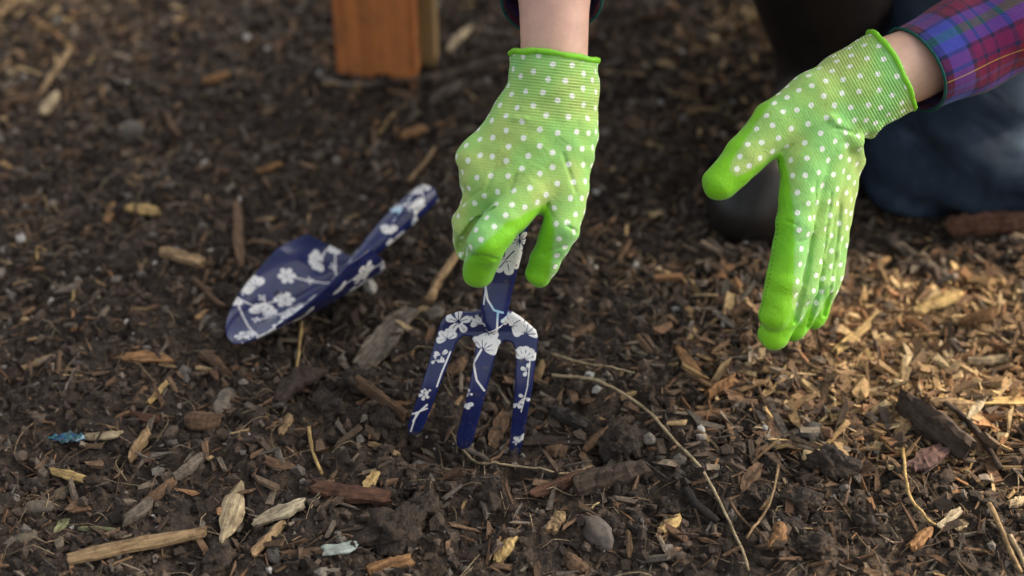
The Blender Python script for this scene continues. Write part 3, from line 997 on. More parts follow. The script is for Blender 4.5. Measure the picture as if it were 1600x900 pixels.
C(860, 650, 918, 668, 24, 'black', 'black charred stick end right of the right tine', 'stick', 'stick', 0.9, point=0.08)
C(826, 780, 918, 748, 24, 'red', 'red-brown bark strip below the thin white fibre', 'bark_strip', 'bark', 0.3, point=0.35)
C(896, 768, 1006, 750, 30, 'dark', 'thick dark log piece right of the red-brown bark strip', 'log', 'log', 0.9, point=0.08)
C(912, 720, 950, 674, 16, 'brown', 'brown splinter leaning on the grey knotty lump', thick=0.5, lift=0.004)
C(854, 712, 884, 716, 26, 'brown', 'square brown chip below the flat dark strip', thick=0.3, point=0.05)
C(862, 836, 876, 806, 20, 'tan', 'rounded tan stub near the bottom centre', 'stick', 'stick', 0.8, point=0.2)
C(776, 882, 802, 842, 19, 'yellow', 'yellow-tan wedge chip at the bottom centre', thick=0.4)
C(1032, 836, 1060, 812, 20, 'yellow', 'rough yellow chip left of the long grass stem', thick=0.4)
C(884, 870, 918, 900, 26, 'brown', 'dull brown chip cut off by the bottom edge')
C(1104, 632, 1150, 608, 18, 'orange', 'bright orange-tan block chip above the long grass stem', thick=0.6, point=0.1, lift=0.004)
C(1058, 552, 1090, 590, 16, 'orange', 'orange splinter left of the bright orange block chip', thick=0.4, lift=0.003)
C(1158, 780, 1190, 735, 22, 'brown', 'leaf-shaped brown chip right of the long grass stem', thick=0.25, point=0.6, lift=0.004)
C(1420, 745, 1470, 716, 34, 'purple', 'purple-brown bark chip with a tan broken end at right', 'bark_chip', 'bark', 0.4, lift=0.005)
C(1456, 722, 1476, 714, 20, 'yellow', 'tan broken tip of wood beside the purple-brown bark chip')
C(1462, 836, 1500, 808, 13, 'cream', 'pale cream-green splinter at lower right', thick=0.3, lift=0.005)
C(1496, 832, 1512, 818, 14, 'pale', 'small pale oval chip beside the cream-green splinter')
C(1420, 862, 1452, 838, 22, 'orange', 'orange-brown chip below the cream-green splinter', thick=0.4)
C(1200, 870, 1222, 830, 24, 'orange', 'orange wedge chip at the bottom left of the dark clods', thick=0.35)
C(1400, 640, 1512, 722, 40, 'dark', 'thick dark branch half buried in the sunlit mulch', 'branch', 'branch', 0.7, point=0.3, lift=0.001)
C(1508, 668, 1536, 628, 13, 'cream', 'pale green-white splinter standing over the dark branch', thick=0.3, lift=0.008)
C(1300, 575, 1375, 512, 15, 'yellow', 'long bright yellow stick crossing the sunlit mulch', 'stick', 'stick', 0.7, lift=0.008)
C(1345, 545, 1362, 580, 11, 'yellow', 'short yellow prong beside the long bright yellow stick', lift=0.005)
C(1425, 505, 1496, 475, 26, 'yellow', 'broad golden chip in the sunlit mulch right of the glove', thick=0.35, point=0.4, lift=0.008)
C(1495, 520, 1560, 500, 26, 'orange', 'golden-brown chip right of the broad golden chip', thick=0.3, lift=0.006)
C(1545, 460, 1600, 430, 16, 'brown', 'brown stick in the shade edge at far right', 'stick', 'stick', 0.7)
C(1440, 460, 1486, 492, 22, 'grey', 'dull grey stick in shade under the kneeling leg', 'stick', 'stick', 0.7)
C(1385, 380, 1490, 460, 18, 'grey', 'long blurred grey stick leading under the kneeling leg', 'stick', 'stick', 0.7, lift=0.004)
C(1470, 642, 1600, 636, 15, 'yellow', 'long straight yellow lath in the sun at far right', 'lath', 'lath', 0.5, point=0.05, lift=0.006)
C(1452, 640, 1520, 645, 20, 'tan', 'tan lath lying against the long yellow lath', 'lath', 'lath', 0.4, point=0.1, lift=0.004)
C(1510, 575, 1575, 570, 14, 'pale', 'pale straight lath in the upper part of the sunlit mulch', 'lath', 'lath', 0.5, point=0.1, lift=0.006)
C(1430, 490, 1470, 540, 14, 'yellow', 'yellow chip lying below the broad golden chip', thick=0.4, lift=0.004)
C(1570, 800, 1600, 790, 16, 'pale', 'pale stick entering from the right edge', 'stick', 'stick', 0.6, lift=0.004)
C(1195, 500, 1255, 470, 16, 'orange', 'blurred orange chip behind the gloved fingertips', lift=0.003)
C(62, 160, 112, 88, 12, 'tan', 'thin blurred tan stick at the upper left', 'stick', 'stick', 0.7, lift=0.004)
C(2, 40, 46, 0, 12, 'tan', 'blurred curved tan stick in the top left corner', 'stick', 'stick', 0.7, lift=0.004)
C(70, 190, 92, 158, 26, 'pale', 'pale blurred chip at the end of the thin tan stick', thick=0.5, lift=0.004)
C(0, 172, 66, 152, 18, 'brown', 'blurred brown stick at the left edge', 'stick', 'stick', 0.6)
C(318, 142, 358, 126, 16, 'orange', 'blurred orange-tan chip left of the wooden post', thick=0.5, lift=0.003)
C(258, 180, 284, 222, 14, 'brown', 'blurred brown stick below the orange-tan chip', 'stick', 'stick', 0.7, lift=0.003)
C(628, 226, 664, 212, 24, 'orange', 'blurred orange bark chip below the wooden post', thick=0.5, lift=0.004)
C(604, 150, 654, 156, 22, 'brown', 'blurred brown chip lying just in front of the wooden post', thick=0.4)
C(674, 175, 722, 142, 20, 'grey', 'blurred grey-brown stick right of the wooden post', 'stick', 'stick', 0.6, lift=0.005)
C(700, 85, 735, 45, 20, 'pale', 'blurred pale chip behind the wooden post', thick=0.4, lift=0.003)
C(665, 500, 694, 486, 26, 'grey', 'flat grey chip at the foot of the bent stick', thick=0.35)
C(800, 455, 850, 452, 12, 'tan', 'tan sliver under the gloved thumb')
C(890, 535, 926, 512, 20, 'brown', 'brown chip right of the fork shoulder')
C(965, 420, 985, 385, 9, 'brown', 'blurred brown sliver upright right of the gloved thumb', lift=0.004)
C(700, 590, 725, 570, 22, 'brown', 'brown chip between left and middle tines', thick=0.4)
C(772, 700, 792, 640, 24, 'brown', 'brown wedge of wood between middle and right tines', thick=0.4)
C(1480, 372, 1600, 362, 34, 'red', 'long blurred red-brown branch lying below the kneeling leg', 'branch', 'branch', 0.7, point=0.1)

T_ = twig
T_([(672, 482), (686, 448), (720, 402)], 9, 'tan', 'bent tan stick below the gloved hand, left of the fork', jit=0.3, lift=0.006)
T_([(640, 300), (660, 268), (680, 240)], 4.5, 'tan', 'short straw-coloured twig behind the trowel handle', lift=0.006)
T_([(862, 602), (930, 612), (1010, 652), (1070, 715), (1120, 800), (1150, 860), (1168, 905)], 2.6, 'pale', 'long pale grass stem curving down to the bottom edge', 'grass_stem', 'grass stem', lift=0.008, n=50, hug=0.2)
T_([(722, 708), (752, 730), (800, 740), (870, 740), (925, 736)], 2.0, 'pale', 'thin white root fibre right below the fork tines', 'root', 'root', lift=0.004, n=30)
T_([(718, 702), (742, 718), (765, 728)], 6, 'grey', 'pale rootlet at the tip of the middle tine', 'root', 'root', taper=0.4, lift=0.003)
T_([(765, 730), (782, 716), (795, 695)], 2.5, 'brown', 'fine dark twig crossing the rootlet between the tines', lift=0.004)
T_([(483, 676), (490, 715), (504, 750)], 3.2, 'yellow', 'upright curved yellow straw below the trowel', 'straw', 'straw', lift=0.004)
T_([(472, 512), (468, 560), (464, 588)], 3.2, 'yellow', 'straight yellow straw under the trowel blade edge', 'straw', 'straw', lift=0.004)
T_([(500, 135), (560, 138), (680, 128), (760, 108), (800, 100)], 6, 'grey', 'long blurred grey stick lying along the foot of the post', taper=0.6, lift=0.004, jit=0.3)
T_([(505, 140), (530, 142), (566, 148)], 5, 'tan', 'short blurred tan twig at the front foot of the post', lift=0.004)
T_([(860, 560), (940, 580), (990, 590)], 2, 'pale', 'thin pale fibre right of the right tine', 'root', 'root', lift=0.005)
T_([(1165, 855), (1200, 800), (1215, 740)], 2.2, 'tan', 'thin tan stalk right of the long grass stem', 'straw', 'straw', lift=0.006)
T_([(1140, 790), (1180, 830), (1205, 870)], 2.2, 'brown', 'thin brown stalk crossing behind the tan stalk', 'straw', 'straw', lift=0.005)
T_([(1408, 715), (1415, 770), (1440, 810), (1460, 832)], 3, 'yellow', 'bent yellow stalk ending at the cream-green splinter', 'straw', 'straw', lift=0.006)
T_([(1542, 800), (1570, 850), (1592, 905)], 4, 'tan', 'tan stalk running off the bottom right corner', 'straw', 'straw', lift=0.006)
T_([(1575, 845), (1588, 870), (1602, 900)], 4, 'pale', 'pale stalk in the bottom right corner', 'straw', 'straw', lift=0.006)
T_([(1318, 800), (1330, 745), (1340, 700)], 2.2, 'brown', 'dark thin stalk among the clods at lower right', 'straw', 'straw', lift=0.005)
T_([(1470, 640), (1520, 690), (1560, 745)], 6, 'dark', 'dark slim branch lying along the thick dark branch', lift=0.006)
T_([(1070, 770), (1090, 800), (1120, 825)], 7, 'black', 'dark glossy twig lying under the long grass stem', lift=0.003)
T_([(302, 444), (330, 470), (352, 486)], 5, 'brown', 'thin brown twig at the left of the trowel tip', lift=0.003)
T_([(1330, 44), (1350, 52), (1362, 60)], 6, 'tan', 'blurred tan twig in shadow above the right-hand glove', lift=0.0)

S_ = stone
S_(60, 795, 20, (0.20, 0.17, 0.12), 'rough tan stone at far left below the yellow chip')
S_(97, 772, 13, (0.18, 0.14, 0.09), 'smaller brown stone touching the yellow-tan chip')
S_(38, 843, 17, (0.16, 0.14, 0.10), 'dull round stone near the bottom left corner')
S_(350, 631, 24, (0.24, 0.21, 0.17), 'angular tan stone below the trowel tip', asp=1.4)
S_(205, 207, 28, (0.13, 0.12, 0.105), 'blurred grey stone at the upper left', asp=1.1)
S_(120, 568, 11, (0.05, 0.055, 0.06), 'small dark blue-grey stone left of the trowel tip')
S_(933, 832, 28, (0.15, 0.13, 0.12), 'smooth grey-mauve stone at the bottom right of the fork', asp=1.35)
S_(1267, 678, 24, (0.12, 0.125, 0.12), 'round grey-green stone half in the dark clods at right', asp=1.1)
S_(291, 588, 10, (0.15, 0.15, 0.15), 'small oval grey pebble below the bent brown chip', asp=1.4)
S_(450, 790, 14, (0.16, 0.17, 0.16), 'smooth grey-green pebble right of the cream bark chip')
S_(428, 868, 14, (0.08, 0.09, 0.09), 'dark grey round pebble beside the brown chip at the bottom')
S_(199, 504, 7, (0.62, 0.60, 0.54), 'bright white pebble left of the trowel tip')
S_(153, 464, 7, (0.42, 0.38, 0.30), 'cream pebble left of the bright white pebble')
S_(242, 411, 5, (0.7, 0.7, 0.68), 'tiny white pebble beside the stubby cut stick')
S_(330, 400, 5, (0.5, 0.48, 0.45), 'tiny pale pebble above the stubby cut stick')
S_(320, 255, 9, (0.4, 0.38, 0.35), 'blurred pale pebble above the brown stake')
S_(540, 352, 12, (0.30, 0.25, 0.18), 'blurred tan pebble behind the trowel blade')
S_(1237, 586, 8, (0.6, 0.55, 0.45), 'white pebble below the gloved fingertips')
S_(360, 647, 5, (0.65, 0.63, 0.6), 'tiny white pebble at the foot of the angular tan stone')
S_(397, 580, 6, (0.6, 0.58, 0.55), 'small white pebble below the trowel tip')

clod(612, 836, 40, 'big round soil clod at the bottom centre-left')
clod(972, 700, 38, 'grey knotty lump of soil right of the right tine', asp=0.9)
clod(1265, 640, 24, 'large dark soil clod above the round grey-green stone')
clod(1300, 730, 30, 'broad dark soil clod in the middle of the lower right')
clod(1250, 790, 24, 'crumbly dark clod left of the broad dark clod')
clod(1350, 820, 22, 'dark clod above the bottom edge at lower right')
clod(1275, 860, 24, 'dark clod nearest the bottom edge at lower right')
clod(1050, 800, 22, 'small clod left of the long grass stem')
clod(660, 800, 26, 'dark clod right of the big round clod')
clod(560, 600, 26, 'dark clod beside the straight mauve-brown stick')
clod(515, 640, 24, 'dark clod below the curved dark bark piece')
clod(600, 660, 24, 'dark clod just left of the left tine tip')
clod(770, 780, 24, 'dark clod below the middle tine')
clod(540, 128, 16, 'small clod against the left foot of the post')
clod(600, 132, 18, 'clod banked against the middle of the post foot')
clod(650, 122, 16, 'small clod against the right foot of the post')
clod(340, 880, 24, 'dark clod below the pale pointed splinter')

# blue plastic scrap
g = G(106, 694)
n_, m_ = 14, 8
V = []
for i in range(n_):
    for j in range(m_):
        u = i / (n_ - 1) - 0.5; v = j / (m_ - 1) - 0.5
        V.append((u * 0.031 * (1 - 0.7 * abs(v)), v * 0.010 * (1 - abs(u)), 0.0025 + 0.0032 * math.sin(u * 17 + v * 5) * math.cos(v * 9 - u * 6) + rng.normal(0, 0.0007)))
F = [(i * m_ + j, (i + 1) * m_ + j, (i + 1) * m_ + j + 1, i * m_ + j + 1) for i in range(n_ - 1) for j in range(m_ - 1)]
o = link('plastic_scrap', mesh_any('plastic_scrap', V, F), M['foil'])
md = o.modifiers.new('thickness', 'SOLIDIFY'); md.thickness = 0.0004
o.location = g + np.array([0, 0, 0.004]); o.rotation_euler = (0, 0, 0.05)
tag(o, 'crumpled scrap of shiny blue and teal plastic on the soil at left', 'plastic scrap')


# --- the remaining countable chips, pebbles and twigs
def zone(px, py):
    if px > 1180 and py > 420: return 'in the sunlit mulch at the right' if py < 690 else 'among the dark clods at lower right'
    if px > 930 and py <= 420: return 'in the shade round the crouching person'
    if py < 260: return 'in the blurred soil at the upper left' if px < 500 else 'in the blurred soil round the wooden post'
    if px < 380: return 'on the soil left of the trowel' if py < 560 else 'on the soil at the lower left'
    if px < 640: return 'beside the trowel' if py < 600 else 'on the soil below the trowel'
    if px < 880: return 'round the fork tines' if py < 740 else 'on the soil below the fork'
    return 'on the soil right of the fork' if py < 640 else 'near the long grass stem'


LAND = [(218, 862, 'long split stick at the bottom left'), (360, 806, 'pale pointed splinter'), (437, 807, 'cream speckled bark chip'), (535, 862, 'mint-grey paint flake'), (550, 780, 'red-brown wood block'),
        (595, 632, 'straight mauve-brown stick'), (602, 536, 'broad bark slab'), (470, 608, 'curved dark bark piece'), (495, 715, 'curved yellow straw'), (286, 415, 'stubby cut stick'), (224, 338, 'rounded yellow chip'),
        (374, 375, 'brown wooden stake'), (233, 570, 'flat orange-brown chip'), (350, 631, 'angular tan stone'), (106, 694, 'blue plastic scrap'), (60, 795, 'rough tan stone'), (106, 751, 'bright yellow-tan chip'),
        (612, 836, 'big round clod'), (648, 670, 'left tine tip'), (726, 690, 'middle tine tip'), (806, 705, 'right tine tip'), (972, 690, 'grey knotty lump'), (950, 759, 'dark log piece'), (933, 832, 'grey-mauve stone'),
        (1045, 825, 'rough yellow chip'), (1000, 650, 'upper arc of the long grass stem'), (1100, 765, 'lower arc of the long grass stem'), (1127, 620, 'bright orange block chip'), (1267, 678, 'grey-green stone'), (1300, 735, 'broad dark clod'),
        (1456, 680, 'thick dark branch'), (1338, 545, 'long bright yellow stick'), (1460, 490, 'broad golden chip'), (1540, 637, 'long yellow lath'), (1480, 822, 'cream-green splinter'), (1445, 730, 'purple-brown bark chip'),
        (1445, 420, 'long grey stick under the knee'), (1215, 545, 'tips of the open glove'), (1120, 300, 'thumb of the open glove'), (1165, 345, 'black boot toe'), (580, 125, 'foot of the post'), (700, 160, 'grey-brown stick right of the post'),
        (205, 207, 'blurred grey stone'), (88, 124, 'thin blurred tan stick'), (338, 134, 'blurred orange-tan chip'), (645, 270, 'twig behind the trowel handle'), (696, 445, 'bent tan stick'), (370, 500, 'trowel tip'), (500, 385, 'back corner of the trowel blade'),
        (830, 440, 'thumb of the gripping glove'), (715, 240, 'knuckles of the gripping glove'), (865, 90, 'cuff of the gripping glove'), (40, 530, 'bank at the left edge'), (990, 60, 'bare ground right of the forearm'), (1570, 850, 'stalks in the bottom right corner'), (1040, 190, 'dark gap between the gloves'), (980, 320, 'shaded soil beside the gripping thumb'), (1110, 120, 'black boot shaft'),
        (450, 60, 'shaded soil left of the post top'), (745, 50, 'gap between post and forearm'), (240, 60, 'soil at the top edge, left half'), (440, 230, 'soil above the trowel blade'), (90, 330, 'soil at the left edge, mid-height'), (30, 650, 'left-edge soil above the blue scrap'), (560, 240, 'soil between post and trowel handle'), (1050, 450, 'soil left of the hanging fingers')]


def where(px, py):
    a, b, nm = min(LAND, key=lambda q: math.hypot(q[0] - px, q[1] - py))
    dx, dy = px - a, py - b
    w_ = ('right of' if dx > 0 else 'left of') if abs(dx) > abs(dy) else ('below' if dy > 0 else 'above')
    far = 'just ' if math.hypot(dx, dy) < 45 else ''
    return f'{far}{w_} the {nm}'


def free(px, py, r):
    for (a, b, c) in USED:
        if abs(a - px) < c + r and abs(b - py) < c + r: return False
    return True


cname = lambda c: ('golden' if c[0] > 0.37 else 'tan' if c[0] > 0.26 else 'orange-brown' if c[0] > 1.9 * c[1] and c[0] > 0.13 else 'dark brown' if c[0] < 0.085 else 'brown')
chips_lib = [[chip_mesh(0.015, 0.015 * wr, 0.015 * wr * rng.uniform(0.25, 0.6), rng.normal(0, 0.03), rng.uniform(0.1, 0.6), 9, 4) for _ in range(7)] for wr in (0.2, 0.32, 0.5)]
USED += [(560, 440, 60), (450, 460, 75), (640, 350, 55), (740, 600, 60), (600, 420, 40)]
cand = rand_ground(420, lambda px, py: 0.4 + 0.6 * mulch_and_sun(px, py))
cnt = 0
for (x, y, px, py) in cand:
    if cnt >= 215: break
    big = rng.random()
    Lp = 17 + 46 * big ** 1.9
    if not free(px, py, Lp * 0.3): continue
    k = int(rng.integers(3))
    me = chips_lib[k][int(rng.integers(7))]
    L = Lp * 1.25 / FPX
    mm = float(mulch_and_sun(np.array(px), np.array(py)))
    c = pick(mm)
    a = rng.uniform(0, 6.28)
    A = np.array([x - math.cos(a) * L / 2, y - math.sin(a) * L / 2, 0]); B = np.array([x + math.cos(a) * L / 2, y + math.sin(a) * L / 2, 0])
    A, B = lay_ends(A, B, L * 0.1)
    tilt = rng.normal(0, 0.16) * L
    A[2] += max(0, tilt); B[2] += max(0, -tilt)
    o = link('wood_chip', me, M['wood'])
    place(o, A, B, rng.normal(0, 0.3), 0.001)
    o.scale = (L / 0.015,) * 3
    o.color = (*c, 1)
    sz = 'tiny' if Lp < 21 else 'small' if Lp < 32 else 'larger'
    shp = ('sliver', 'chip', 'bark chip')[k]
    zn = zone(px, py)
    tag(o, f'{sz} {cname(c)} {shp} {where(px, py)}', 'wood chip', 'loose wood chips on the soil')
    cnt += 1

peb_lib = [ball_mesh('pebble', 2, 0.26, 1.7, rng.uniform(1, 1.3), rng.uniform(0.75, 1), 0.7, 0.06, 0.0032, 0.1) for _ in range(6)]
cnt = 0
for (x, y, px, py) in rand_ground(150, lambda px, py: 1 - 0.7 * mulch_and_sun(px, py)):
    if cnt >= 60: break
    rp = rng.uniform(4.5, 9)
    if not free(px, py, rp): continue
    o = link('pebble', peb_lib[int(rng.integers(6))], M['stone'])
    r = rp * 1.22 / FPX
    o.scale = (r / 0.0032,) * 3; o.location = (x, y, float(H(x, y)) + r * 0.25); o.rotation_euler = (rng.normal(0, .3), rng.normal(0, .3), rng.uniform(0, 6.28))
    c = [(0.11, 0.09, 0.07), (0.15, 0.12, 0.09), (0.07, 0.06, 0.055), (0.21, 0.175, 0.125)][int(rng.integers(4))]
    o.color = (*c, 1)
    cn = 'pale' if c[0] > 0.2 else 'dark grey' if c[0] < 0.09 else 'grey-brown'
    tag(o, f'{"tiny" if rp < 6.5 else "small"} {cn} pebble {where(px, py)}', 'pebble', 'loose pebbles on the soil')
    cnt += 1

clod_lib = [ball_mesh('soil_clod', 3, 0.34, 1.8, rng.uniform(1, 1.3), rng.uniform(0.75, 1), 0.75, 0.3, 0.007) for _ in range(6)]
cnt = 0
for (x, y, px, py) in rand_ground(300, lambda px, py: 1 - 0.8 * mulch_and_sun(px, py)):
    if cnt >= 90: break
    rp = rng.uniform(8, 20)
    if not free(px, py, rp * 0.6): continue
    o = link('soil_clod', clod_lib[int(rng.integers(6))], M['soil'])
    r = rp * 1.22 / FPX
    o.scale = (r / 0.007,) * 3; o.location = (x, y, float(H(x, y)) + r * 0.1); o.rotation_euler = (0, 0, rng.uniform(0, 6.28))
    s_ = 'small' if rp < 12 else 'medium' if rp < 16 else 'large'
    tag(o, f'{s_} dark soil clod {where(px, py)}', 'soil clod', 'loose soil clods')
    cnt += 1

cnt = 0
for (x, y, px, py) in rand_ground(160, lambda px, py: 0.5 + 0.5 * mulch_and_sun(px, py)):
    if cnt >= 50: break
    if not free(px, py, 8): continue
    a = rng.uniform(0, 6.28); L = rng.uniform(20, 55)
    k = rng.normal(0, 8)
    ca = (math.cos(a), math.sin(a) * 0.7)
    mm = float(mulch_and_sun(np.array(px), np.array(py)))
    cn = ['tan', 'brown', 'yellow', 'grey'][int(rng.integers(4))]
    zn = zone(px, py)
    twig([(px - ca[0] * L / 2, py - ca[1] * L / 2), (px - ca[1] * k, py + ca[0] * k), (px + ca[0] * L / 2, py + ca[1] * L / 2)], rng.uniform(1.2, 3.0), cn,
         f'{"short" if L < 36 else "long"} thin {cn} stalk {where(px, py)}', 'straw', 'straw', lift=rng.uniform(0.002, 0.006), group='loose stalks on the soil')
    cnt += 1

# ------------------------------------------------------------------ wooden post
post = bpy.data.objects.new('wooden_post', None); COL.objects.link(post)
pb = G(588, 122)
post.location = (pb[0], pb[1], 0.0)
tag(post, 'upright orange cedar post of two boards standing in the soil behind the trowel', 'post')


def board(w, d, h, off, col, name='board'):
    import bmesh
    bm = bmesh.new(); bmesh.ops.create_cube(bm, size=1)
    for v in bm.verts: v.co = Vector((v.co.x * w, v.co.y * d, (v.co.z + 0.5) * h))
    bmesh.ops.bevel(bm, geom=bm.edges[:], offset=0.003, segments=2, affect='EDGES')
    me = bpy.data.meshes.new(name); bm.to_mesh(me); bm.free()
    o = link(name, me, M['cedar'], post); o.location = off; o.color = (*col, 1)
    return o


board(0.079, 0.034, 0.75, (0, 0.017, -0.06), (0.50, 0.17, 0.045))
board(0.074, 0.030, 0.72, (0.0155, 0.0515, -0.03), (0.34, 0.22, 0.09))
post.rotation_euler = (0, math.radians(-0.6), math.radians(-7))

# ------------------------------------------------------------------ floral print (signed distance, in metres)


def petals(u, v, cx, cy, R, rot, n=5, a0=0.0, span=2 * math.pi):
    """flower of n petals; span < 2pi gives a half-open bloom"""
    d = np.full(u.shape, 1.0)
    for i in range(n):
        th = rot + a0 + span * (i / n if span > 6.2 else (i / max(1, n - 1) - 0.5))
        du, dv = u - cx, v - cy
        x = du * math.cos(th) + dv * math.sin(th); y = -du * math.sin(th) + dv * math.cos(th)
        px = (x - 0.56 * R); 
        ww = 0.27 * R * (1 + 0.55 * np.clip(px / (0.5 * R), -1, 1))
        e = np.sqrt((px / (0.46 * R)) ** 2 + (y / np.maximum(ww, 1e-5)) ** 2) - 1
        dd = e * 0.22 * R
        # vein left dark down the middle of the petal
        vein = 0.035 * R - np.abs(y) - 0.0 * x
        vein = np.minimum(vein, 0.75 * R - x)
        dd = np.maximum(dd, vein)
        d = np.minimum(d, dd)
    return d


def strokes(u, v, pts, r):
    d = np.full(u.shape, 1.0)
    for (ax, ay), (bx, by) in zip(pts[:-1], pts[1:]):
        ex, ey = bx - ax, by - ay
        t = np.clip(((u - ax) * ex + (v - ay) * ey) / (ex * ex + ey * ey + 1e-12), 0, 1)
        d = np.minimum(d, np.hypot(u - ax - t * ex, v - ay - t * ey) - r)
    return d


# ------------------------------------------------------------------ hand fork
LEAN = math.radians(20)
fork_o = P(725, 703, (CAMH + 0.006) / (SP + (703 - 450) / FPX * CP))
FU = np.array([1.0, 0, 0]); FV = np.array([0, math.sin(LEAN), math.cos(LEAN)]); FN = np.cross(FU, FV)
if FN @ FW > 0: FN = -FN


def fork_uv(px, py):
    """pixel -> metres on the fork's own plane"""
    r = FW + RT * ((px - 800.0) / FPX) - UP * ((py - 450.0) / FPX)
    t = ((fork_o - CAM) @ FN) / (r @ FN)
    p = CAM + t * r - fork_o
    return (p @ FU, p @ FV)


TINES = [(741, 489), (716, 489), (696, 496), (688, 506), (676, 545), (655, 612), (637, 664), (639, 678), (650, 680), (661, 670), (683, 612), (705, 556), (713, 536), (724, 526), (736, 527), (743, 540), (741, 560),
         (728, 622), (713, 682), (713, 697), (722, 704), (733, 701), (739, 690), (756, 624), (774, 556), (779, 541), (789, 533), (800, 536), (806, 550), (804, 610), (796, 690), (797, 712), (804, 721), (812, 714), (817, 690), (832, 600), (841, 530), (838, 518), (815, 498), (797, 487), (770, 478)]
HANDLE = [(757, 438), (751, 478), (753, 500), (763, 515), (772, 519), (783, 510), (793, 488), (800, 458), (824, 362), (856, 235), (868, 165), (812, 165), (796, 250), (768, 385)]
tines_uv = [fork_uv(*p) for p in TINES]
handle_uv = [fork_uv(*p) for p in HANDLE]


def fork_print(u, v):
    def f(px, py): return fork_uv(px, py)
    s = 1.0 / 2150
    d = np.full(u.shape, 1.0)
    for (px, py, R, rot, n, sp) in [(716, 503, 22, 200, 5, 360), (699, 530, 19, 250, 4, 150), (690, 553, 13, 80, 3, 360), (681, 560, 9, 20, 3, 360), (663, 613, 10, 30, 5, 360), (668, 607, 7, 100, 3, 360),
                            (764, 520, 17, 60, 5, 170), (754, 545, 26, 300, 5, 130), (768, 536, 16, 10, 4, 140), (729, 625, 13, 100, 4, 160), (732, 610, 8, 20, 3, 200),
                            (799, 508, 24, 330, 5, 170), (822, 522, 23, 280, 5, 160), (795, 498, 14, 100, 4, 200), (819, 560, 24, 280, 5, 120), (824, 575, 12, 200, 3, 160), (808, 625, 12, 60, 3, 140), (820, 616, 11, 120, 3, 160),
                            (812, 680, 12, 70, 4, 160), (806, 690, 6, 0, 4, 360), (786, 405, 38, 262, 6, 170), (792, 400, 28, 80, 5, 200), (812, 372, 18, 90, 5, 360), (748, 508, 14, 250, 4, 140), (742, 500, 10, 30, 4, 360)]:
        a, b = f(px, py)
        d = np.minimum(d, petals(u, v, a, b, R * s * 0.9, -math.radians(rot), n, 0, math.radians(sp)))
    for pts, r in [([(752, 545), (740, 565), (745, 590), (757, 606)], 1.7), ([(683, 600), (690, 580), (704, 548)], 1.3), ([(646, 655), (655, 640), (668, 628)], 1.5), ([(641, 645), (668, 634)], 1.3), ([(642, 672), (652, 640)], 1.2),
                   ([(800, 720), (812, 712)], 1.5), ([(758, 440), (762, 462), (772, 478), (786, 482)], 1.7), ([(756, 470), (760, 440), (766, 420)], 1.2), ([(778, 482), (776, 520), (774, 540)], 1.6), ([(830, 545), (824, 600), (814, 640)], 0.9), ([(722, 505), (704, 520)], 1.3), ([(760, 515), (790, 500)], 1.2)]:
        d = np.minimum(d, strokes(u, v, [f(*p) for p in pts], r * s))
    return d


h = 0.00075
us = [p[0] for p in tines_uv + handle_uv]; vs_ = [p[1] for p in tines_uv + handle_uv]
gu = np.arange(min(us) - 0.004, max(us) + 0.004, h); gv = np.arange(min(vs_) - 0.004, max(vs_) + 0.004, h); gw = np.arange(-0.013, 0.016, h)
U2, V2 = np.meshgrid(gu, gv, indexing='ij')
dt = poly_sd(U2, V2, tines_uv); dh = poly_sd(U2, V2, handle_uv)


def extrude(d2, w, c, half, rnd):
    q0 = d2[..., None] + rnd; q1 = np.abs(w - c) - half + rnd
    return np.minimum(np.maximum(q0, q1), 0) + np.hypot(np.maximum(q0, 0), np.maximum(q1, 0)) - rnd


w = gw[None, None, :]
# the tines curve slightly towards the viewer half way down
vtop = fork_uv(770, 520)[1]
tt = np.clip((vtop - V2) / max(vtop, 1e-3), 0, 1)
cen = 0.006 * np.sin(tt * math.pi)[..., None] - 0.003
S = np.minimum(extrude(dt, w - cen, 0.0, 0.0026, 0.0018), 9)
hc = np.clip((V2 - vtop) / 0.04, 0, 1)[..., None]
S = smin(S, extrude(dh, w - 0.002 + 0.003 * hc, 0.0, 0.0055 + 0.0035 * 1.0, 0.005), 0.0012)
Vf, Ff = surface_nets(S.astype(np.float32), np.array([gu[0], gv[0], gw[0]]), h)
fork = bpy.data.objects.new('hand_fork', None); COL.objects.link(fork); fork.location = fork_o
tag(fork, 'navy hand fork with white floral print, held by a gloved hand, tines in the soil', 'garden fork')
# split into head (tines) and handle
fc = Vf[Ff].mean(1)
ish = poly_sd(fc[:, 0], fc[:, 1], handle_uv) < 0.0008
for nm, sel in (('tines', ~ish), ('handle', ish)):
    ff = Ff[sel]; used, inv = np.unique(ff, return_inverse=True)
    vv = Vf[used]
    me = mesh_np(nm, vv[:, :1] * FU + vv[:, 1:2] * FV + vv[:, 2:3] * FN, inv.reshape(ff.shape))
    fattr(me, 'print', fork_print(vv[:, 0], vv[:, 1]))
    a = np.array(fork_uv(783, 478)); fattr(me, 'tint', np.clip(1.4 - np.hypot(vv[:, 0] - a[0], vv[:, 1] - a[1]) / 0.008, 0, 0.8))
    fattr(me, 'soil', np.clip((0.028 - vv[:, 1]) / 0.028, 0, 1))
    link(nm, me, M['enamel'], fork)

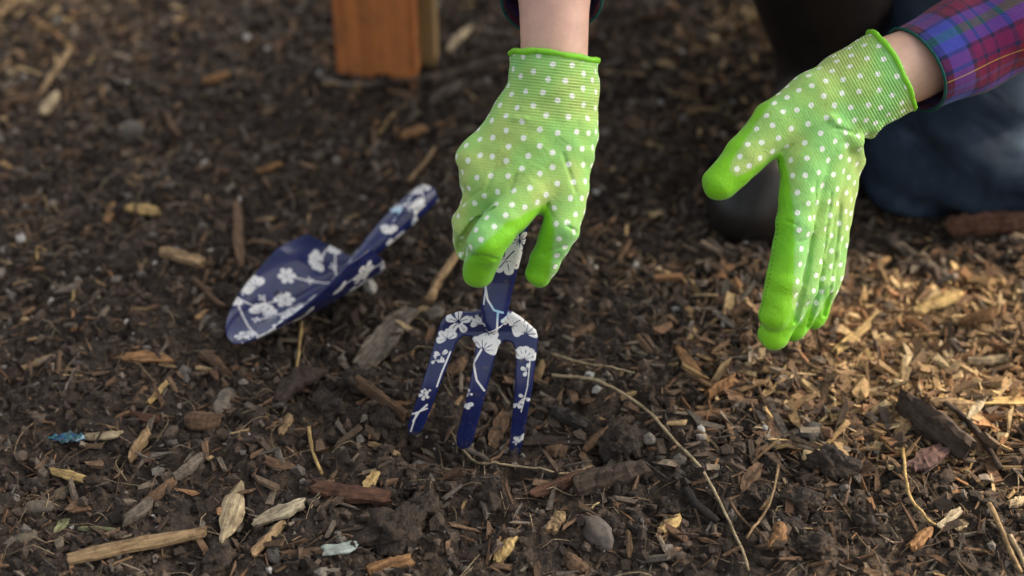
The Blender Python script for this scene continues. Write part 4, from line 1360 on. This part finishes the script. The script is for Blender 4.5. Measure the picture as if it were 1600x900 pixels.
# ------------------------------------------------------------------ trowel
trowel = bpy.data.objects.new('trowel', None); COL.objects.link(trowel)
tag(trowel, 'navy trowel with white floral print lying on the soil, blade to the left', 'trowel')
ANG = math.radians(45)
tA = np.array([-0.217, 0.976, 0.0])
trowel.location = tA + np.array([0, 0, 0.0085])
trowel.rotation_euler = (math.radians(-19), 0, ANG)
BL, BW = 0.143, 0.048
nu, nv = 300, 170
uu = np.linspace(0, 1, nu)[:, None]; vv = np.linspace(-1, 1, nv)[None, :]
back = 1.0 - 0.17 * np.abs(vv) ** 3.5 + 0.0 * uu
xx = uu * BL * back
tq = uu + 0 * vv
wid = BW * (1 - (1 - np.clip(tq / 0.75, 0, 1)) ** 2.4) ** 0.52 * (1 - 0.10 * np.clip((tq - 0.75) / 0.25, 0, 1) ** 2)
yy = vv * wid
dep = 0.037 * np.clip(tq * 1.3, 0, 1) ** 0.8
zz = dep * (np.abs(vv) ** 3.0) + 0.0014 * np.cos(vv * 9.4) * np.clip(tq * 2, 0, 1) + 0.003 * (1 - tq) ** 2 * 2 + 0.004 * tq
Vt = np.stack([xx, yy, zz], -1).reshape(-1, 3)
ii, jj = np.meshgrid(np.arange(nu - 1), np.arange(nv - 1), indexing='ij')
i0 = (ii * nv + jj).ravel()
Ft = np.stack([i0, i0 + nv, i0 + nv + 1, i0 + 1], 1)
# underside and rim
Vb_ = Vt + np.array([0, 0, -0.0016]); Fb_ = Ft[:, ::-1] + len(Vt)
rim = []
N0 = len(Vt)
ring = [i * nv for i in range(nu)] + [(nu - 1) * nv + j for j in range(1, nv)] + [i * nv + nv - 1 for i in range(nu - 2, -1, -1)] + [j for j in range(nv - 2, 0, -1)]
for a, b in zip(ring, ring[1:] + ring[:1]): rim.append((a, a + N0, b + N0, b))
Vall = np.vstack([Vt, Vb_]); Fall = np.vstack([Ft, Fb_, np.array(rim)])
me = mesh_np('blade', Vall, Fall)


def tprint(u, v, seed, n, u0, u1, v0, v1, big=0.011):
    r = np.random.default_rng(seed); d = np.full(u.shape, 1.0); pts = []
    for _ in range(n):
        cs_ = [(r.uniform(u0, u1), r.uniform(v0, v1)) for _ in range(30)]
        pts.append(max(cs_, key=lambda c: min([math.hypot(c[0] - p[0], c[1] - p[1]) for p in pts], default=1)))
    for k, c in enumerate(pts):
        R = big * r.uniform(0.7, 1.15)
        full = r.random() < 0.45
        d = np.minimum(d, petals(u, v, c[0], c[1], R, r.uniform(0, 6.28), 6 if full else 5, 0, 2 * math.pi if full else 2.6))
        if k:
            e = min(pts[:k], key=lambda p: math.hypot(c[0] - p[0], c[1] - p[1]))
            m_ = ((c[0] + e[0]) / 2 + r.normal(0, 0.003), (c[1] + e[1]) / 2 + r.normal(0, 0.003))
            q = smooth_path([c, m_, e], 8)
            d = np.minimum(d, strokes(u, v, [tuple(x) for x in q], 0.0006))
            t1 = (m_[0] + r.normal(0, 0.006), m_[1] + r.normal(0, 0.006))
            d = np.minimum(d, strokes(u, v, [m_, t1], 0.0005))
            d = np.minimum(d, petals(u, v, t1[0], t1[1], 0.0035, r.uniform(0, 6.28), 4))
    return d


arc = (np.cumsum(np.hypot(np.diff(yy, axis=1, prepend=yy[:, :1]), np.diff(zz, axis=1, prepend=zz[:, :1])), axis=1))
arc = arc - arc[:, nv // 2][:, None]
pr = tprint(xx, arc, 21, 21, 0.006, BL, -0.05, 0.05, 0.0105)
fattr(me, 'print', np.concatenate([pr.ravel(), pr.ravel()])); fattr(me, 'tint', np.zeros(len(Vall)))
link('blade', me, M['enamel'], trowel)


def bar(name, pts, ws, ts, parent, seed, nflow, n=150, s=40):
    path = smooth_path(pts, n)
    k = np.linspace(0, 1, n); W = np.interp(k, np.linspace(0, 1, len(ws)), ws); T = np.interp(k, np.linspace(0, 1, len(ts)), ts)
    tan = np.gradient(path, axis=0); tan /= np.linalg.norm(tan, axis=1)[:, None]
    side = np.cross(tan, (0, 0, 1)); side /= np.linalg.norm(side, axis=1)[:, None]
    up = np.cross(side, tan)
    th = np.linspace(0, 2 * math.pi, s, endpoint=False)
    cx = np.sign(np.cos(th)) * np.abs(np.cos(th)) ** 0.7; cy = np.sign(np.sin(th)) * np.abs(np.sin(th)) ** 0.75
    V = path[:, None] + side[:, None] * (W[:, None] * cx)[..., None] + up[:, None] * (T[:, None] * cy)[..., None]
    al = np.concatenate([[0], np.cumsum(np.linalg.norm(np.diff(path, axis=0), axis=1))])
    V = np.vstack([V.reshape(-1, 3), path[:1], path[-1:]])
    F = [(i * s + j, i * s + (j + 1) % s, (i + 1) * s + (j + 1) % s, (i + 1) * s + j) for i in range(n - 1) for j in range(s)]
    for j in range(s):
        F.append((n * s, (j + 1) % s, j, j)); F.append((n * s + 1, (n - 1) * s + j, (n - 1) * s + (j + 1) % s, (n - 1) * s + (j + 1) % s))
    me = mesh_any(name, V, F)
    u = np.repeat(al[:, None], s, 1); v = np.repeat((th * 0.011)[None], n, 0)
    pr = tprint(u, v, seed, nflow, 0.012, al[-1], 0.0, 0.069, 0.010)
    fattr(me, 'print', np.concatenate([pr.ravel(), [1, 1]]))
    fattr(me, 'tint', np.concatenate([np.clip(1 - np.abs(u - 0.035) / 0.01, 0, 0.7).ravel(), [0, 0]]))
    return link(name, me, M['enamel'], parent)


bar('neck', [(0.100, 0, 0.006), (0.116, 0, 0.009), (0.132, 0, 0.0145), (0.150, 0, 0.0205)], [0.005, 0.0062, 0.007, 0.0078], [0.002, 0.0045, 0.006, 0.007], trowel, 4, 3)
bar('handle', [(0.147, 0, 0.0195), (0.172, 0, 0.027), (0.198, 0, 0.0335), (0.219, 0, 0.0375), (0.223, 0, 0.038)], [0.0082, 0.0112, 0.0122, 0.0108, 0.003], [0.0074, 0.009, 0.0098, 0.009, 0.002], trowel, 9, 9)


# ------------------------------------------------------------------ the person
def wgrid(prims, h, pad=0.03):
    lo = np.full(3, 99.0); hi = -lo
    for (a, b, ra, rb, fl, k) in prims:
        for p, r in ((a, ra), (b, rb)):
            lo = np.minimum(lo, np.array(p) - r); hi = np.maximum(hi, np.array(p) + r)
    lo -= pad; hi += pad
    g = [np.arange(lo[i], hi[i] + h, h, dtype=np.float32) for i in range(3)]
    Xg, Yg, Zg = np.meshgrid(*g, indexing='ij')
    S = None
    for (a, b, ra, rb, fl, k) in prims:
        d = d_seg(Xg, Yg, Zg, a, b, ra, rb, fl)
        S = d if S is None else smin(S, d, k)
    return S, lo, (Xg, Yg, Zg)


Rw = P(866, 110, 1.128); Rw0 = P(866, -40, 1.128)
Re = P(866, -330, 1.20)
Lw = P(1372, 122, 1.185); Lw0 = P(1424, 102, 1.192); Le = np.array([0.50, 1.135, 0.30])
sR = np.array([0.12, 1.36, 0.66]); sL = np.array([0.47, 1.36, 0.56])
hipR = np.array([0.25, 1.60, 0.33]); hipL = np.array([0.44, 1.60, 0.30]); chest = np.array([0.30, 1.42, 0.60]); belly = np.array([0.33, 1.55, 0.42])
kR = np.array([0.165, 1.23, 0.49]); aR = np.array([0.30, 1.30, 0.09])
kL = np.array([0.39, 1.25, 0.09]); aL = np.array([0.52, 1.60, 0.075])
neck = np.array([0.29, 1.33, 0.70]); head = np.array([0.28, 1.24, 0.83])
px_ = lambda r, d: r * d / FPX
body = [(Rw, Rw0, px_(52, 1.128), px_(57, 1.128), 1, 0.01), (Rw0, Re, px_(57, 1.128), 0.042, 1, 0.01), (Re, sR, 0.042, 0.055, 1, 0.02),
        (Lw, Lw0, px_(60, 1.18), px_(54, 1.18), 1, 0.01), (Lw0, P(1530, 74, 1.205), px_(52, 1.18), 0.021, 1, 0.01), (P(1530, 68, 1.205), P(1640, 5, 1.225), 0.022, 0.028, 1, 0.01), (P(1640, 5, 1.225), Le, 0.030, 0.040, 1, 0.01), (Le, sL, 0.042, 0.055, 1, 0.02),
        (sR, sL, 0.06, 0.06, 1, 0.05), (chest, belly, 0.125, 0.115, 1, 0.06), (hipR, hipL, 0.10, 0.10, 1, 0.06), (chest, (sR + sL) / 2, 0.11, 0.07, 1, 0.05),
        ((sR + sL) / 2, neck, 0.06, 0.05, 1, 0.03), (neck, head, 0.05, 0.05, 1, 0.03),
        (head, head + np.array([-0.01, -0.035, -0.03]), 0.085, 0.062, 1, 0.02), (head + np.array([-0.012, -0.095, -0.025]), head + np.array([-0.01, -0.085, 0.01]), 0.012, 0.008, 1, 0.015),
        (head + np.array([0.085, 0, -0.01]), head + np.array([0.085, 0, 0.02]), 0.012, 0.014, 1, 0.01), (head + np.array([-0.085, 0, -0.01]), head + np.array([-0.085, 0, 0.02]), 0.012, 0.014, 1, 0.01),
        (hipR, kR, 0.075, 0.052, 1, 0.03), (kR, aR, 0.05, 0.036, 1, 0.02), (hipL, kL, 0.075, 0.052, 1, 0.03), (kL, aL, 0.05, 0.036, 1, 0.02),
        (aR, aR + np.array([-0.04, -0.06, -0.06]), 0.030, 0.02, 1, 0.01), (aL, aL + np.array([0.02, 0.10, -0.02]), 0.036, 0.025, 1, 0.02)]
S, lo, _ = wgrid(body, 0.006)
Vp, Fp = surface_nets(S, lo, 0.006)
org = np.array([0.33, 1.45, 0.0])
person = link('person', mesh_np('person', Vp - org, Fp), M['skin'])
person.location = org
tag(person, 'person in plaid shirt and jeans crouching, wearing green polka dot gloves, holding the fork', 'person')
INV = Matrix.Translation(Vector(-org))


def worn(name, V, F, mat, label=None, parent=person):
    me = mesh_np(name, np.asarray(V) - org, F)
    o = link(name, me, mat, parent)
    if label: o['label'] = label
    return o


jeans = [(hipR, hipL, 0.125, 0.125, 1, 0.05), (hipR, kR, 0.10, 0.075, 1, 0.04), (hipL, kL, 0.105, 0.083, 1, 0.04), (kL, kL + (aL - kL) * 0.75, 0.08, 0.065, 1, 0.02), (kR, kR + (aR - kR) * 0.35, 0.072, 0.058, 1, 0.02), (belly, hipR, 0.12, 0.11, 1, 0.05),
         (P(1398, 275, 1.43), P(1640, 290, 1.43), 0.028, 0.04, 1, 0.05)]
S, lo, g3 = wgrid(jeans, 0.006)
S = S + 0.0055 * np.sin(g3[0] * 60 + g3[2] * 95 + 6 * np.sin(g3[1] * 14)) * np.cos(g3[2] * 40)
worn('jeans', *surface_nets(S, lo, 0.006), M['denim'], 'dark blue denim jeans, one knee on the ground')
toe = np.array([0.205, 1.155, 0.03])
for nm, prm in (('boot', [(kR + (aR - kR) * 0.2, aR, 0.088, 0.056, 1, 0.02), (aR, aR + np.array([0, 0.02, -0.05]), 0.05, 0.04, 1, 0.02), (aR + np.array([0, 0, -0.045]), toe + np.array([0.01, 0.01, 0.008]), 0.044, 0.034, 1, 0.03), (toe + np.array([0, 0, -.01]), aR + np.array([0, 0.02, -0.07]), 0.036, 0.036, 1, 0.01)]),
                ('boot', [(aL, aL + np.array([0.02, 0.11, -0.02]), 0.052, 0.042, 1, 0.02), (kL + (aL - kL) * 0.7, aL, 0.058, 0.052, 1, 0.02)])):
    S, lo, _ = wgrid(prm, 0.005)
    worn(nm, *surface_nets(S, lo, 0.005), M['boot'], 'tall black boot')
S, lo, g3 = wgrid([(chest, belly, 0.145, 0.14, 1, 0.06), (sR, sL, 0.078, 0.078, 1, 0.05), (chest, (sR + sL) / 2, 0.13, 0.085, 1, 0.05), (belly, (hipR + hipL) / 2, 0.14, 0.14, 1, 0.05)], 0.007)
Vs, Fs = surface_nets(S, lo, 0.007)
o = worn('shirt_body', Vs, Fs, M['plaid']); fattr(o.data, 'along', Vs[:, 2]); fattr(o.data, 'around', Vs[:, 0])
S, lo, _ = wgrid([(head + np.array([0, 0.02, 0.02]), head + np.array([0, 0.04, -0.06]), 0.097, 0.08, 1, 0.02), (head + np.array([0, 0.09, 0.0]), head + np.array([0, 0.15, -0.12]), 0.035, 0.015, 1, 0.02)], 0.006)
worn('hair', *surface_nets(S, lo, 0.006), M['hair'])
for sx in (-1, 1):
    e = head + np.array([-0.01 + sx * 0.032, -0.088, 0.005])
    worn('eye', ICO_V * 0.011 + e, ICO_F, M['eye'])


def sleeve(path, rads, flat, seed, trim_r, upv):
    n, s = 90, 72
    path = smooth_path(path, n); k = np.linspace(0, 1, n)
    R = np.interp(k, np.linspace(0, 1, len(rads)), rads)
    tan = np.gradient(path, axis=0); tan /= np.linalg.norm(tan, axis=1)[:, None]
    side = np.cross(tan, upv); side /= np.linalg.norm(side, axis=1)[:, None]; up = np.cross(side, tan)
    al = np.concatenate([[0], np.cumsum(np.linalg.norm(np.diff(path, axis=0), axis=1))])
    th = np.linspace(0, 2 * math.pi, s, endpoint=False)
    fold = 1 + 0.07 * np.sin(al[:, None] * 80 + 2 * np.sin(th * 2 + seed)[None]) * np.clip(al[:, None] / 0.06, 0, 1) + 0.03 * np.sin(3 * th + seed)[None] * np.clip(1 - al[:, None] / 0.1, 0.3, 1)
    Rr = R[:, None] * fold
    V = path[:, None] + side[:, None] * (Rr * np.cos(th))[..., None] + up[:, None] * (Rr * flat * np.sin(th))[..., None]
    inner = V[:14][::-1] * 0.94 + path[:14][::-1][:, None] * 0.06
    V = np.concatenate([inner, V], 0); m_ = len(V)
    F = np.array([(i * s + j, (i + 1) * s + j, (i + 1) * s + (j + 1) % s, i * s + (j + 1) % s) for i in range(m_ - 1) for j in range(s)])
    o = worn('sleeve', V.reshape(-1, 3), F, M['plaid'])
    al2 = np.concatenate([al[:14][::-1], al])
    fattr(o.data, 'along', np.repeat(al2[:, None], s, 1).ravel()); fattr(o.data, 'around', np.repeat((th * 0.034 + seed * 0.01)[None], m_, 0).ravel())
    edge = V[14]; edge = np.vstack([edge, edge[:1]])
    v, f = tube(edge, np.full(len(edge), trim_r), 6, cap=False, upv=tuple(tan[0]))
    me = mesh_any('cuff_trim', v - org, f); t = link('cuff_trim', me, M['trim'], o)
    return o


sleeve([P(1430, 110, 1.19), P(1530, 62, 1.205), P(1640, 5, 1.225), Le, (Le + sL) / 2, sL], [0.0338, 0.0375, 0.044, 0.055, 0.065, 0.075], 0.95, 0.3, 0.0011, (0, 0, 1))
o = sleeve([P(860, -2, 1.136), P(863, -90, 1.176), P(865, -200, 1.192), Re, (Re + sR) / 2, sR], [0.035, 0.038, 0.046, 0.055, 0.065, 0.075], 0.95, 2.0, 0.0011, (0, -1, 0.3))

# ------------------------------------------------------------------ gloves
def make_glove(name, prims, dotted, axis_px, rib_len, label, coat_dir, seed, cutd, grooves, fold):
    S, lo = camgrid(prims, 0.0011)
    g = [lo[i] + 0.0011 * np.arange(S.shape[i]) for i in range(3)]
    Xg, Yg, Zg = np.meshgrid(*g, indexing='ij')
    # slack cloth: small folds
    S0 = S.copy()
    S = S + fold * np.sin(Xg * 210 + 3 * np.sin(Yg * 90 + Zg * 60)) * np.sin(Yg * 150 - Zg * 130 + 1.3) + 0.0003 * np.sin(Xg * 130 - Yg * 370 + 2 * np.sin(Zg * 200))
    for (gp, r0, r1, sink) in grooves:
        L_ = sum(math.hypot(b[0] - a[0], b[1] - a[1]) for a, b in zip(gp[:-1], gp[1:]))
        n_ = max(4, int(L_ / 3)); last = None
        for t_, (qx, qy) in zip(np.linspace(0, 1, n_), smooth_path(gp, n_)):
            zi = 0
            dz = cutd
            for _ in range(2):
                ix = int(round(((qx - 800) * dz / FPX - lo[0]) / 0.0011)); iy = int(round((-(qy - 450) * dz / FPX - lo[1]) / 0.0011))
                if not (0 <= ix < S.shape[0] and 0 <= iy < S.shape[1]): break
                ins = np.nonzero(S0[ix, iy] < 0)[0]
                if len(ins) == 0: break
                dz = lo[2] + 0.0011 * ins[0]
            else:
                rr_ = (r0 + (r1 - r0) * t_) * dz / FPX
                c_ = ((qx - 800) * dz / FPX, -(qy - 450) * dz / FPX, dz + sink * dz / FPX)
                w_ = rr_ + 0.004
                sl_ = tuple(slice(max(0, int((c_[k] - w_ - lo[k]) / 0.0011)), int((c_[k] + w_ - lo[k]) / 0.0011) + 2) for k in range(3))
                d_ = np.sqrt((Xg[sl_] - c_[0]) ** 2 + (Yg[sl_] - c_[1]) ** 2 + (Zg[sl_] - c_[2]) ** 2) - rr_
                S[sl_] = -smin(-S[sl_], d_, 0.0016)
    (ax_, ay_), (bx_, by_) = axis_px
    l_ = math.hypot(bx_ - ax_, by_ - ay_); ux, uy = (bx_ - ax_) / l_, (by_ - ay_) / l_
    sc_ = cutd / FPX
    S = np.maximum(S, -((Xg - (ax_ - 800) * sc_) * ux - (Yg + (ay_ - 450) * sc_) * uy + (Zg - cutd) * 150 * sc_))
    S = S.astype(np.float32)
    Vc, Fc = surface_nets(S, lo, 0.0011)
    Fc = Fc[:, ::-1]          # camera axes are left-handed here
    Vw = cam_to_world(Vc)
    o = worn(name, Vw, Fc, M['glove'], label)
    me = o.data
    N = vnormals(me)
    d = Vc[:, 2]; px = 800 + Vc[:, 0] / d * FPX; py = 450 - Vc[:, 1] / d * FPX
    sd = poly_sd(px, py, dotted) / FPX * 1.15          # + outside = coated
    face = N @ (-FW)
    palm = N @ np.array(coat_dir)
    coat = np.where(face > -0.15, sd, np.maximum(sd, (palm - 0.1) * 0.006))
    a, b = np.array(axis_px[0]), np.array(axis_px[1])
    ad = (b - a) / np.linalg.norm(b - a)
    t = ((px - a[0]) * ad[0] + (py - a[1]) * ad[1])
    fattr(me, 'coat', coat)
    fattr(me, 'rib', t / FPX * 1.15)
    fattr(me, 'ribstrength', np.clip((rib_len - t) / 70, 0.10, 1.0))
    # evenly spread polka dots
    r = np.random.default_rng(seed)
    idx = np.nonzero((coat < 0.0005))[0]
    pts = Vw[idx]
    order = r.permutation(len(pts)); cs = []
    for k in order:
        p = pts[k]
        if not cs or np.min(np.sum((np.array(cs) - p) ** 2, 1)) > 0.0092 ** 2: cs.append(p)
    cs = np.array(cs)
    for _ in range(8):
        D = np.full(len(pts), 9.0); W_ = np.zeros(len(pts), int)
        for c0 in range(0, len(pts), 8000):
            dd = ((pts[c0:c0 + 8000, None] - cs[None]) ** 2).sum(-1)
            W_[c0:c0 + 8000] = dd.argmin(1)
        new = np.array([pts[W_ == k].mean(0) if np.any(W_ == k) else cs[k] for k in range(len(cs))])
        cs = np.array([pts[np.argmin(((pts - c) ** 2).sum(1))] for c in new])
    D = np.concatenate([np.sqrt(((Vw[c0:c0 + 8000, None] - cs[None]) ** 2).sum(-1)).min(1) for c0 in range(0, len(Vw), 8000)])
    fattr(me, 'dot', D)
    return o


D0 = 1.122
RG = [((866, 88, D0 + .006, 69), (864, 150, D0 + .006, 68), 0.92, 0.004), ((864, 150, D0 + .006, 68), (846, 205, D0 + .004, 80), 0.68, 0.008), ((846, 205, D0 + .004, 80), (828, 250, D0 + .004, 84), 0.5, 0.010),
      ((838, 190, D0 + .004, 48), (748, 247, D0 + .008, 34), 0.85, 0.008), ((840, 200, D0, 45), (764, 278, D0 + .002, 40), 0.8, 0.008), ((850, 200, D0, 45), (795, 292, D0 - .004, 41), 0.8, 0.008), ((868, 200, D0, 48), (832, 296, D0 - .006, 40), 0.8, 0.008),
      ((748, 247, D0 + .008, 34), (752, 290, D0 + .024, 32), 1, 0.004), ((768, 290, D0 + .012, 42), (752, 330, D0 + .020, 32), 1, 0.004),
      ((770, 292, D0 + .006, 38), (737, 350, D0 + .016, 30), 1, 0.003), ((737, 350, D0 + .016, 30), (736, 382, D0 + .030, 27), 1, 0.002),
      ((884, 215, D0 + .002, 46), (880, 300, D0 - .002, 36), 0.85, 0.009), ((886, 300, D0 - .002, 33), (876, 358, D0 - .004, 29), 1, 0.003), ((876, 358, D0 - .004, 29), (843, 426, D0 + .012, 22), 1, 0.002),
      ((828, 298, D0 - .008, 33), (762, 376, D0 - .019, 31), 1, 0.001), ((762, 376, D0 - .019, 31), (748, 426, D0 + .004, 25), 1, 0.001)]
for (yy_, cx_, rx_, r_) in ((161, 864, 68, 4.0), (175, 860, 70, 5.5), (188, 853, 76, 5.5)):
    pp = [(cx_ - rx_ * math.cos(f), yy_ - 3 * math.sin(f), D0 + .006 - 0.0262 * math.sin(f) * rx_ / 68, r_ * (1 - max(0, f) / 1.3)) for f in np.linspace(-0.4, 1.15, 7)]
    RG += [(a_, b_, 1, 0.003) for a_, b_ in zip(pp[:-1], pp[1:])]
RDOT = [(690, -50), (990, -50), (990, 300), (930, 420), (880, 425), (858, 436), (863, 405), (866, 360), (857, 318), (846, 321), (815, 337), (789, 349), (762, 375), (738, 396), (722, 414), (690, 420)]
GR_ = lambda: make_glove('glove', RG, RDOT, ((866, 88), (850, 235)), 130, 'green glove with white polka dots, gripping the fork', (0, 0.75, -0.6), 3, 1.128, RGROOVE, 0.0006)


D1 = 1.165
RG += [((884, 335, D0 - .004, 20), (876, 352, D0 - .010, 16), 1, 0.006)]
RGROOVE = [([(776, 324), (750, 339), (731, 359), (720, 380), (714, 402)], 3.0, 7.5, 5), ([(752, 296), (732, 310), (714, 324)], 1.5, 4, 0), ([(726, 404), (750, 399), (776, 405)], 1.5, 1.5, 0),
           ([(772, 262), (760, 300)], 2, 2.5, -1.5), ([(806, 272), (796, 300)], 2, 2, -1.5), ([(856, 318), (864, 340)], 3, 2, 1), ([(846, 398), (868, 390), (884, 384)], 1.2, 1.5, 0), ([(884, 352), (904, 364)], 1.5, 3, 0), ([(880, 240), (900, 300)], 2, 2, -1)]
LGROOVE = [([(1276, 285), (1268, 380), (1255, 450), (1243, 503)], 1.5, 4, 0), ([(1299, 300), (1290, 380), (1279, 450), (1262, 514)], 1.5, 4, 0), ([(1313, 320), (1308, 380), (1300, 440), (1288, 492)], 1.5, 3.5, 0),
           ([(1248, 378), (1268, 372)], 1.2, 1.2, 0), ([(1228, 345), (1246, 352)], 1.0, 1.0, 0), ([(1222, 238), (1238, 226)], 3, 1.5, 0), ([(1306, 200), (1336, 208)], 2, 3, 0)]
LG = [((1392, 112, D1 + .012, 70), (1330, 148, D1 + .010, 66), 0.92, 0.004), ((1330, 148, D1 + .010, 66), (1288, 178, D1 + .006, 62), 0.72, 0.006), ((1288, 178, D1 + .006, 62), (1288, 232, D1 + .012, 52), 0.75, 0.008),
      ((1275, 160, D1, 48), (1212, 198, D1 - .004, 39), 0.85, 0.008), ((1212, 198, D1 - .004, 39), (1165, 244, D1 - .008, 32), 0.9, 0.005), ((1165, 244, D1 - .008, 32), (1125, 286, D1 - .010, 28), 1, 0.003),
      ((1275, 215, D1, 45), (1256, 255, D1 - .004, 36), 1, 0.008), ((1256, 255, D1 - .004, 36), (1242, 350, D1 - .008, 28), 1, 0.004), ((1242, 350, D1 - .008, 28), (1224, 440, D1 - .006, 27), 1, 0.003), ((1224, 440, D1 - .006, 27), (1210, 492, D1 - .002, 25), 1, 0.003),
      ((1288, 235, D1 + .004, 40), (1276, 345, D1 + .004, 26), 1, 0.002), ((1276, 345, D1 + .004, 26), (1252, 450, D1 + .004, 25), 1, 0.001), ((1252, 450, D1 + .004, 25), (1209, 522, D1 + .010, 25), 1, 0.0018),
      ((1305, 250, D1 + .012, 34), (1299, 345, D1 + .013, 24), 1, 0.002), ((1299, 345, D1 + .013, 24), (1280, 440, D1 + .013, 23), 1, 0.001), ((1280, 440, D1 + .013, 23), (1240, 512, D1 + .020, 22), 1, 0.0018),
      ((1316, 262, D1 + .020, 30), (1310, 345, D1 + .022, 20), 1, 0.002), ((1310, 345, D1 + .022, 20), (1299, 428, D1 + .022, 19), 1, 0.001), ((1299, 428, D1 + .022, 19), (1272, 496, D1 + .028, 19), 1, 0.0018),
      ((1300, 185, D1 - .020, 3), (1338, 222, D1 - .004, 8), 1, 0.006), ((1338, 222, D1 - .004, 8), (1340, 250, D1 + .014, 12), 1, 0.006), ((1342, 165, D1 - .012, 4), (1366, 196, D1 + .002, 9), 1, 0.004), ((1366, 196, D1 + .002, 9), (1360, 208, D1 + .016, 9), 1, 0.004), ((1368, 160, D1 - .010, 3), (1388, 184, D1 + .004, 6), 1, 0.003)]
LDOT = [(1500, -20), (1340, 20), (1240, 100), (1206, 158), (1176, 200), (1146, 246), (1140, 266), (1150, 276), (1170, 268), (1196, 250), (1221, 236), (1234, 280), (1241, 340), (1242, 410), (1238, 470), (1244, 500), (1252, 508), (1266, 470), (1272, 500), (1286, 480), (1294, 450), (1300, 490), (1312, 450), (1420, 440), (1600, 200)]
gR = GR_()
gL = make_glove('glove', LG, LDOT, ((1394, 110), (1280, 174)), 120, 'green glove with white polka dots, open with the fingers pointing down', (-0.7, 0.5, -0.5), 5, 1.177, LGROOVE, 0.0003)


def cuff_ring(c, d, ang, half, depth_half, r, parent):
    """rolled hem round the glove's wrist opening; ang = direction of the rim in the picture plane"""
    ctr = P(*c, d); s = d / FPX
    e1 = RT * math.cos(ang) - UP * math.sin(ang); e2 = FW * 1.0
    axisv = RT * math.sin(ang) + UP * math.cos(ang)
    th = np.linspace(0, 2 * math.pi, 72)
    ring = ctr + e1 * (half * s * np.cos(th))[:, None] + e2 * (depth_half * np.sin(th))[:, None] + axisv * (150 / FPX * depth_half * np.sin(th))[:, None]
    ring += axisv * (0.0006 * np.sin(3 * th + 1))[:, None]
    ring += axisv * (0.0003 * np.sin(7 * th + 2) + 0.0002 * np.sin(11 * th))[:, None]
    v, f = tube(ring, r * (1 + 0.12 * np.sin(9 * th) * np.sin(4 * th + 1)), 8, jit=0.2, cap=False, upv=tuple(axisv))
    me = mesh_any('rolled_hem', v - org, f)
    return link('rolled_hem', me, M['coat'], parent)


cuff_ring((866, 89), D0 + .006, math.radians(6), 68, 68 * D0 / FPX * 0.92, 0.0022, gR)
cuff_ring((1393, 110), D1 + .012, math.radians(60.7), 69, 69 * D1 / FPX * 0.92, 0.0022, gL)

# stitched seam along the edge of the open glove's forefinger
vs_, fs_, off = [], [], 0
from mathutils.bvhtree import BVHTree
bv = BVHTree.FromPolygons([tuple(v.co) for v in gL.data.vertices], [tuple(p.vertices) for p in gL.data.polygons])
seam = smooth_path([(1217, 252), (1216, 300), (1215, 350), (1207, 410), (1196, 460), (1187, 495), (1188, 512)], 46)
seam2 = smooth_path([(1184, 522), (1184, 536)], 4)
for (sx, sy) in np.vstack([seam, seam2]):
    for k in range(18):
        o0 = CAM - org; dr = P(sx + k * 1.0, sy, 1.0) - CAM
        hit = bv.ray_cast(Vector(o0), Vector(dr).normalized())
        if hit[0] is not None: break
    if hit[0] is None: continue
    p = np.array(hit[0]); s = D1 / FPX
    pth = np.array([p + RT * (-1 * s) - FW * 0.0, p + RT * (2.5 * s) - UP * (2.0 * s) - FW * 0.0006, p + RT * (5 * s) - UP * (3.5 * s) + FW * 0.0])
    v, f = tube(pth, np.full(3, 0.00042), 5)
    vs_.append(v); fs_ += [tuple(i + off for i in q) for q in f]; off += len(v)
link('seam_stitching', mesh_any('seam_stitching', np.vstack(vs_), fs_), M['stitch'], gL)

# ------------------------------------------------------------------ added unseen tree past the right edge, crown placed to shade the bed
tree = bpy.data.objects.new('added_shade_tree', None); COL.objects.link(tree)
tree.location = (2.17, 2.35, 0)
tag(tree, 'added leafy tree out of view to the right, there to shade the bed', 'tree')
VV, FF, off = [], [], 0
limbs = [([(0, 0, -0.1), (0.02, 0.01, 0.5), (-0.02, 0.02, 1.0), (0.0, 0.0, 2.1)], [0.05, 0.042, 0.035, 0.012])]
for k in range(9):
    a = k * 2.4; z0 = 1.25 + 0.08 * k
    limbs.append(([(0, 0, z0), (0.25 * math.cos(a), 0.25 * math.sin(a), z0 + 0.15), (0.6 * math.cos(a), 0.6 * math.sin(a), z0 + 0.36)], [0.022, 0.015, 0.005]))
for pts, rr in limbs:
    p = smooth_path(pts, 14); v, f = tube(p, np.interp(np.linspace(0, 1, 14), np.linspace(0, 1, len(rr)), rr), 8, jit=0.1)
    VV.append(v); FF += [tuple(i + off for i in q) for q in f]; off += len(v)
link('trunk', mesh_any('trunk', np.vstack(VV), FF), M['bark'], tree)
nl = 9000
cl = rng.normal(0, 1, (60, 3)); cl = cl / np.linalg.norm(cl, axis=1)[:, None] * rng.uniform(0.25, 0.95, (60, 1)) * np.array([0.55, 0.95, 0.5]) + np.array([0, -0.4, 1.98])
cc = cl[rng.integers(0, 60, nl)] + rng.normal(0, 0.11, (nl, 3))
e1 = rng.normal(0, 1, (nl, 3)); e1 /= np.linalg.norm(e1, axis=1)[:, None]
e2 = np.cross(e1, rng.normal(0, 1, (nl, 3))); e2 /= np.linalg.norm(e2, axis=1)[:, None]
sz = rng.uniform(0.025, 0.045, (nl, 1))
V = np.stack([cc - e1 * sz, cc + e2 * sz * 0.5, cc + e1 * sz, cc - e2 * sz * 0.5], 1).reshape(-1, 3)
link('crown', mesh_np('crown', V, np.arange(nl * 4).reshape(-1, 4)), M['leaf'], tree)
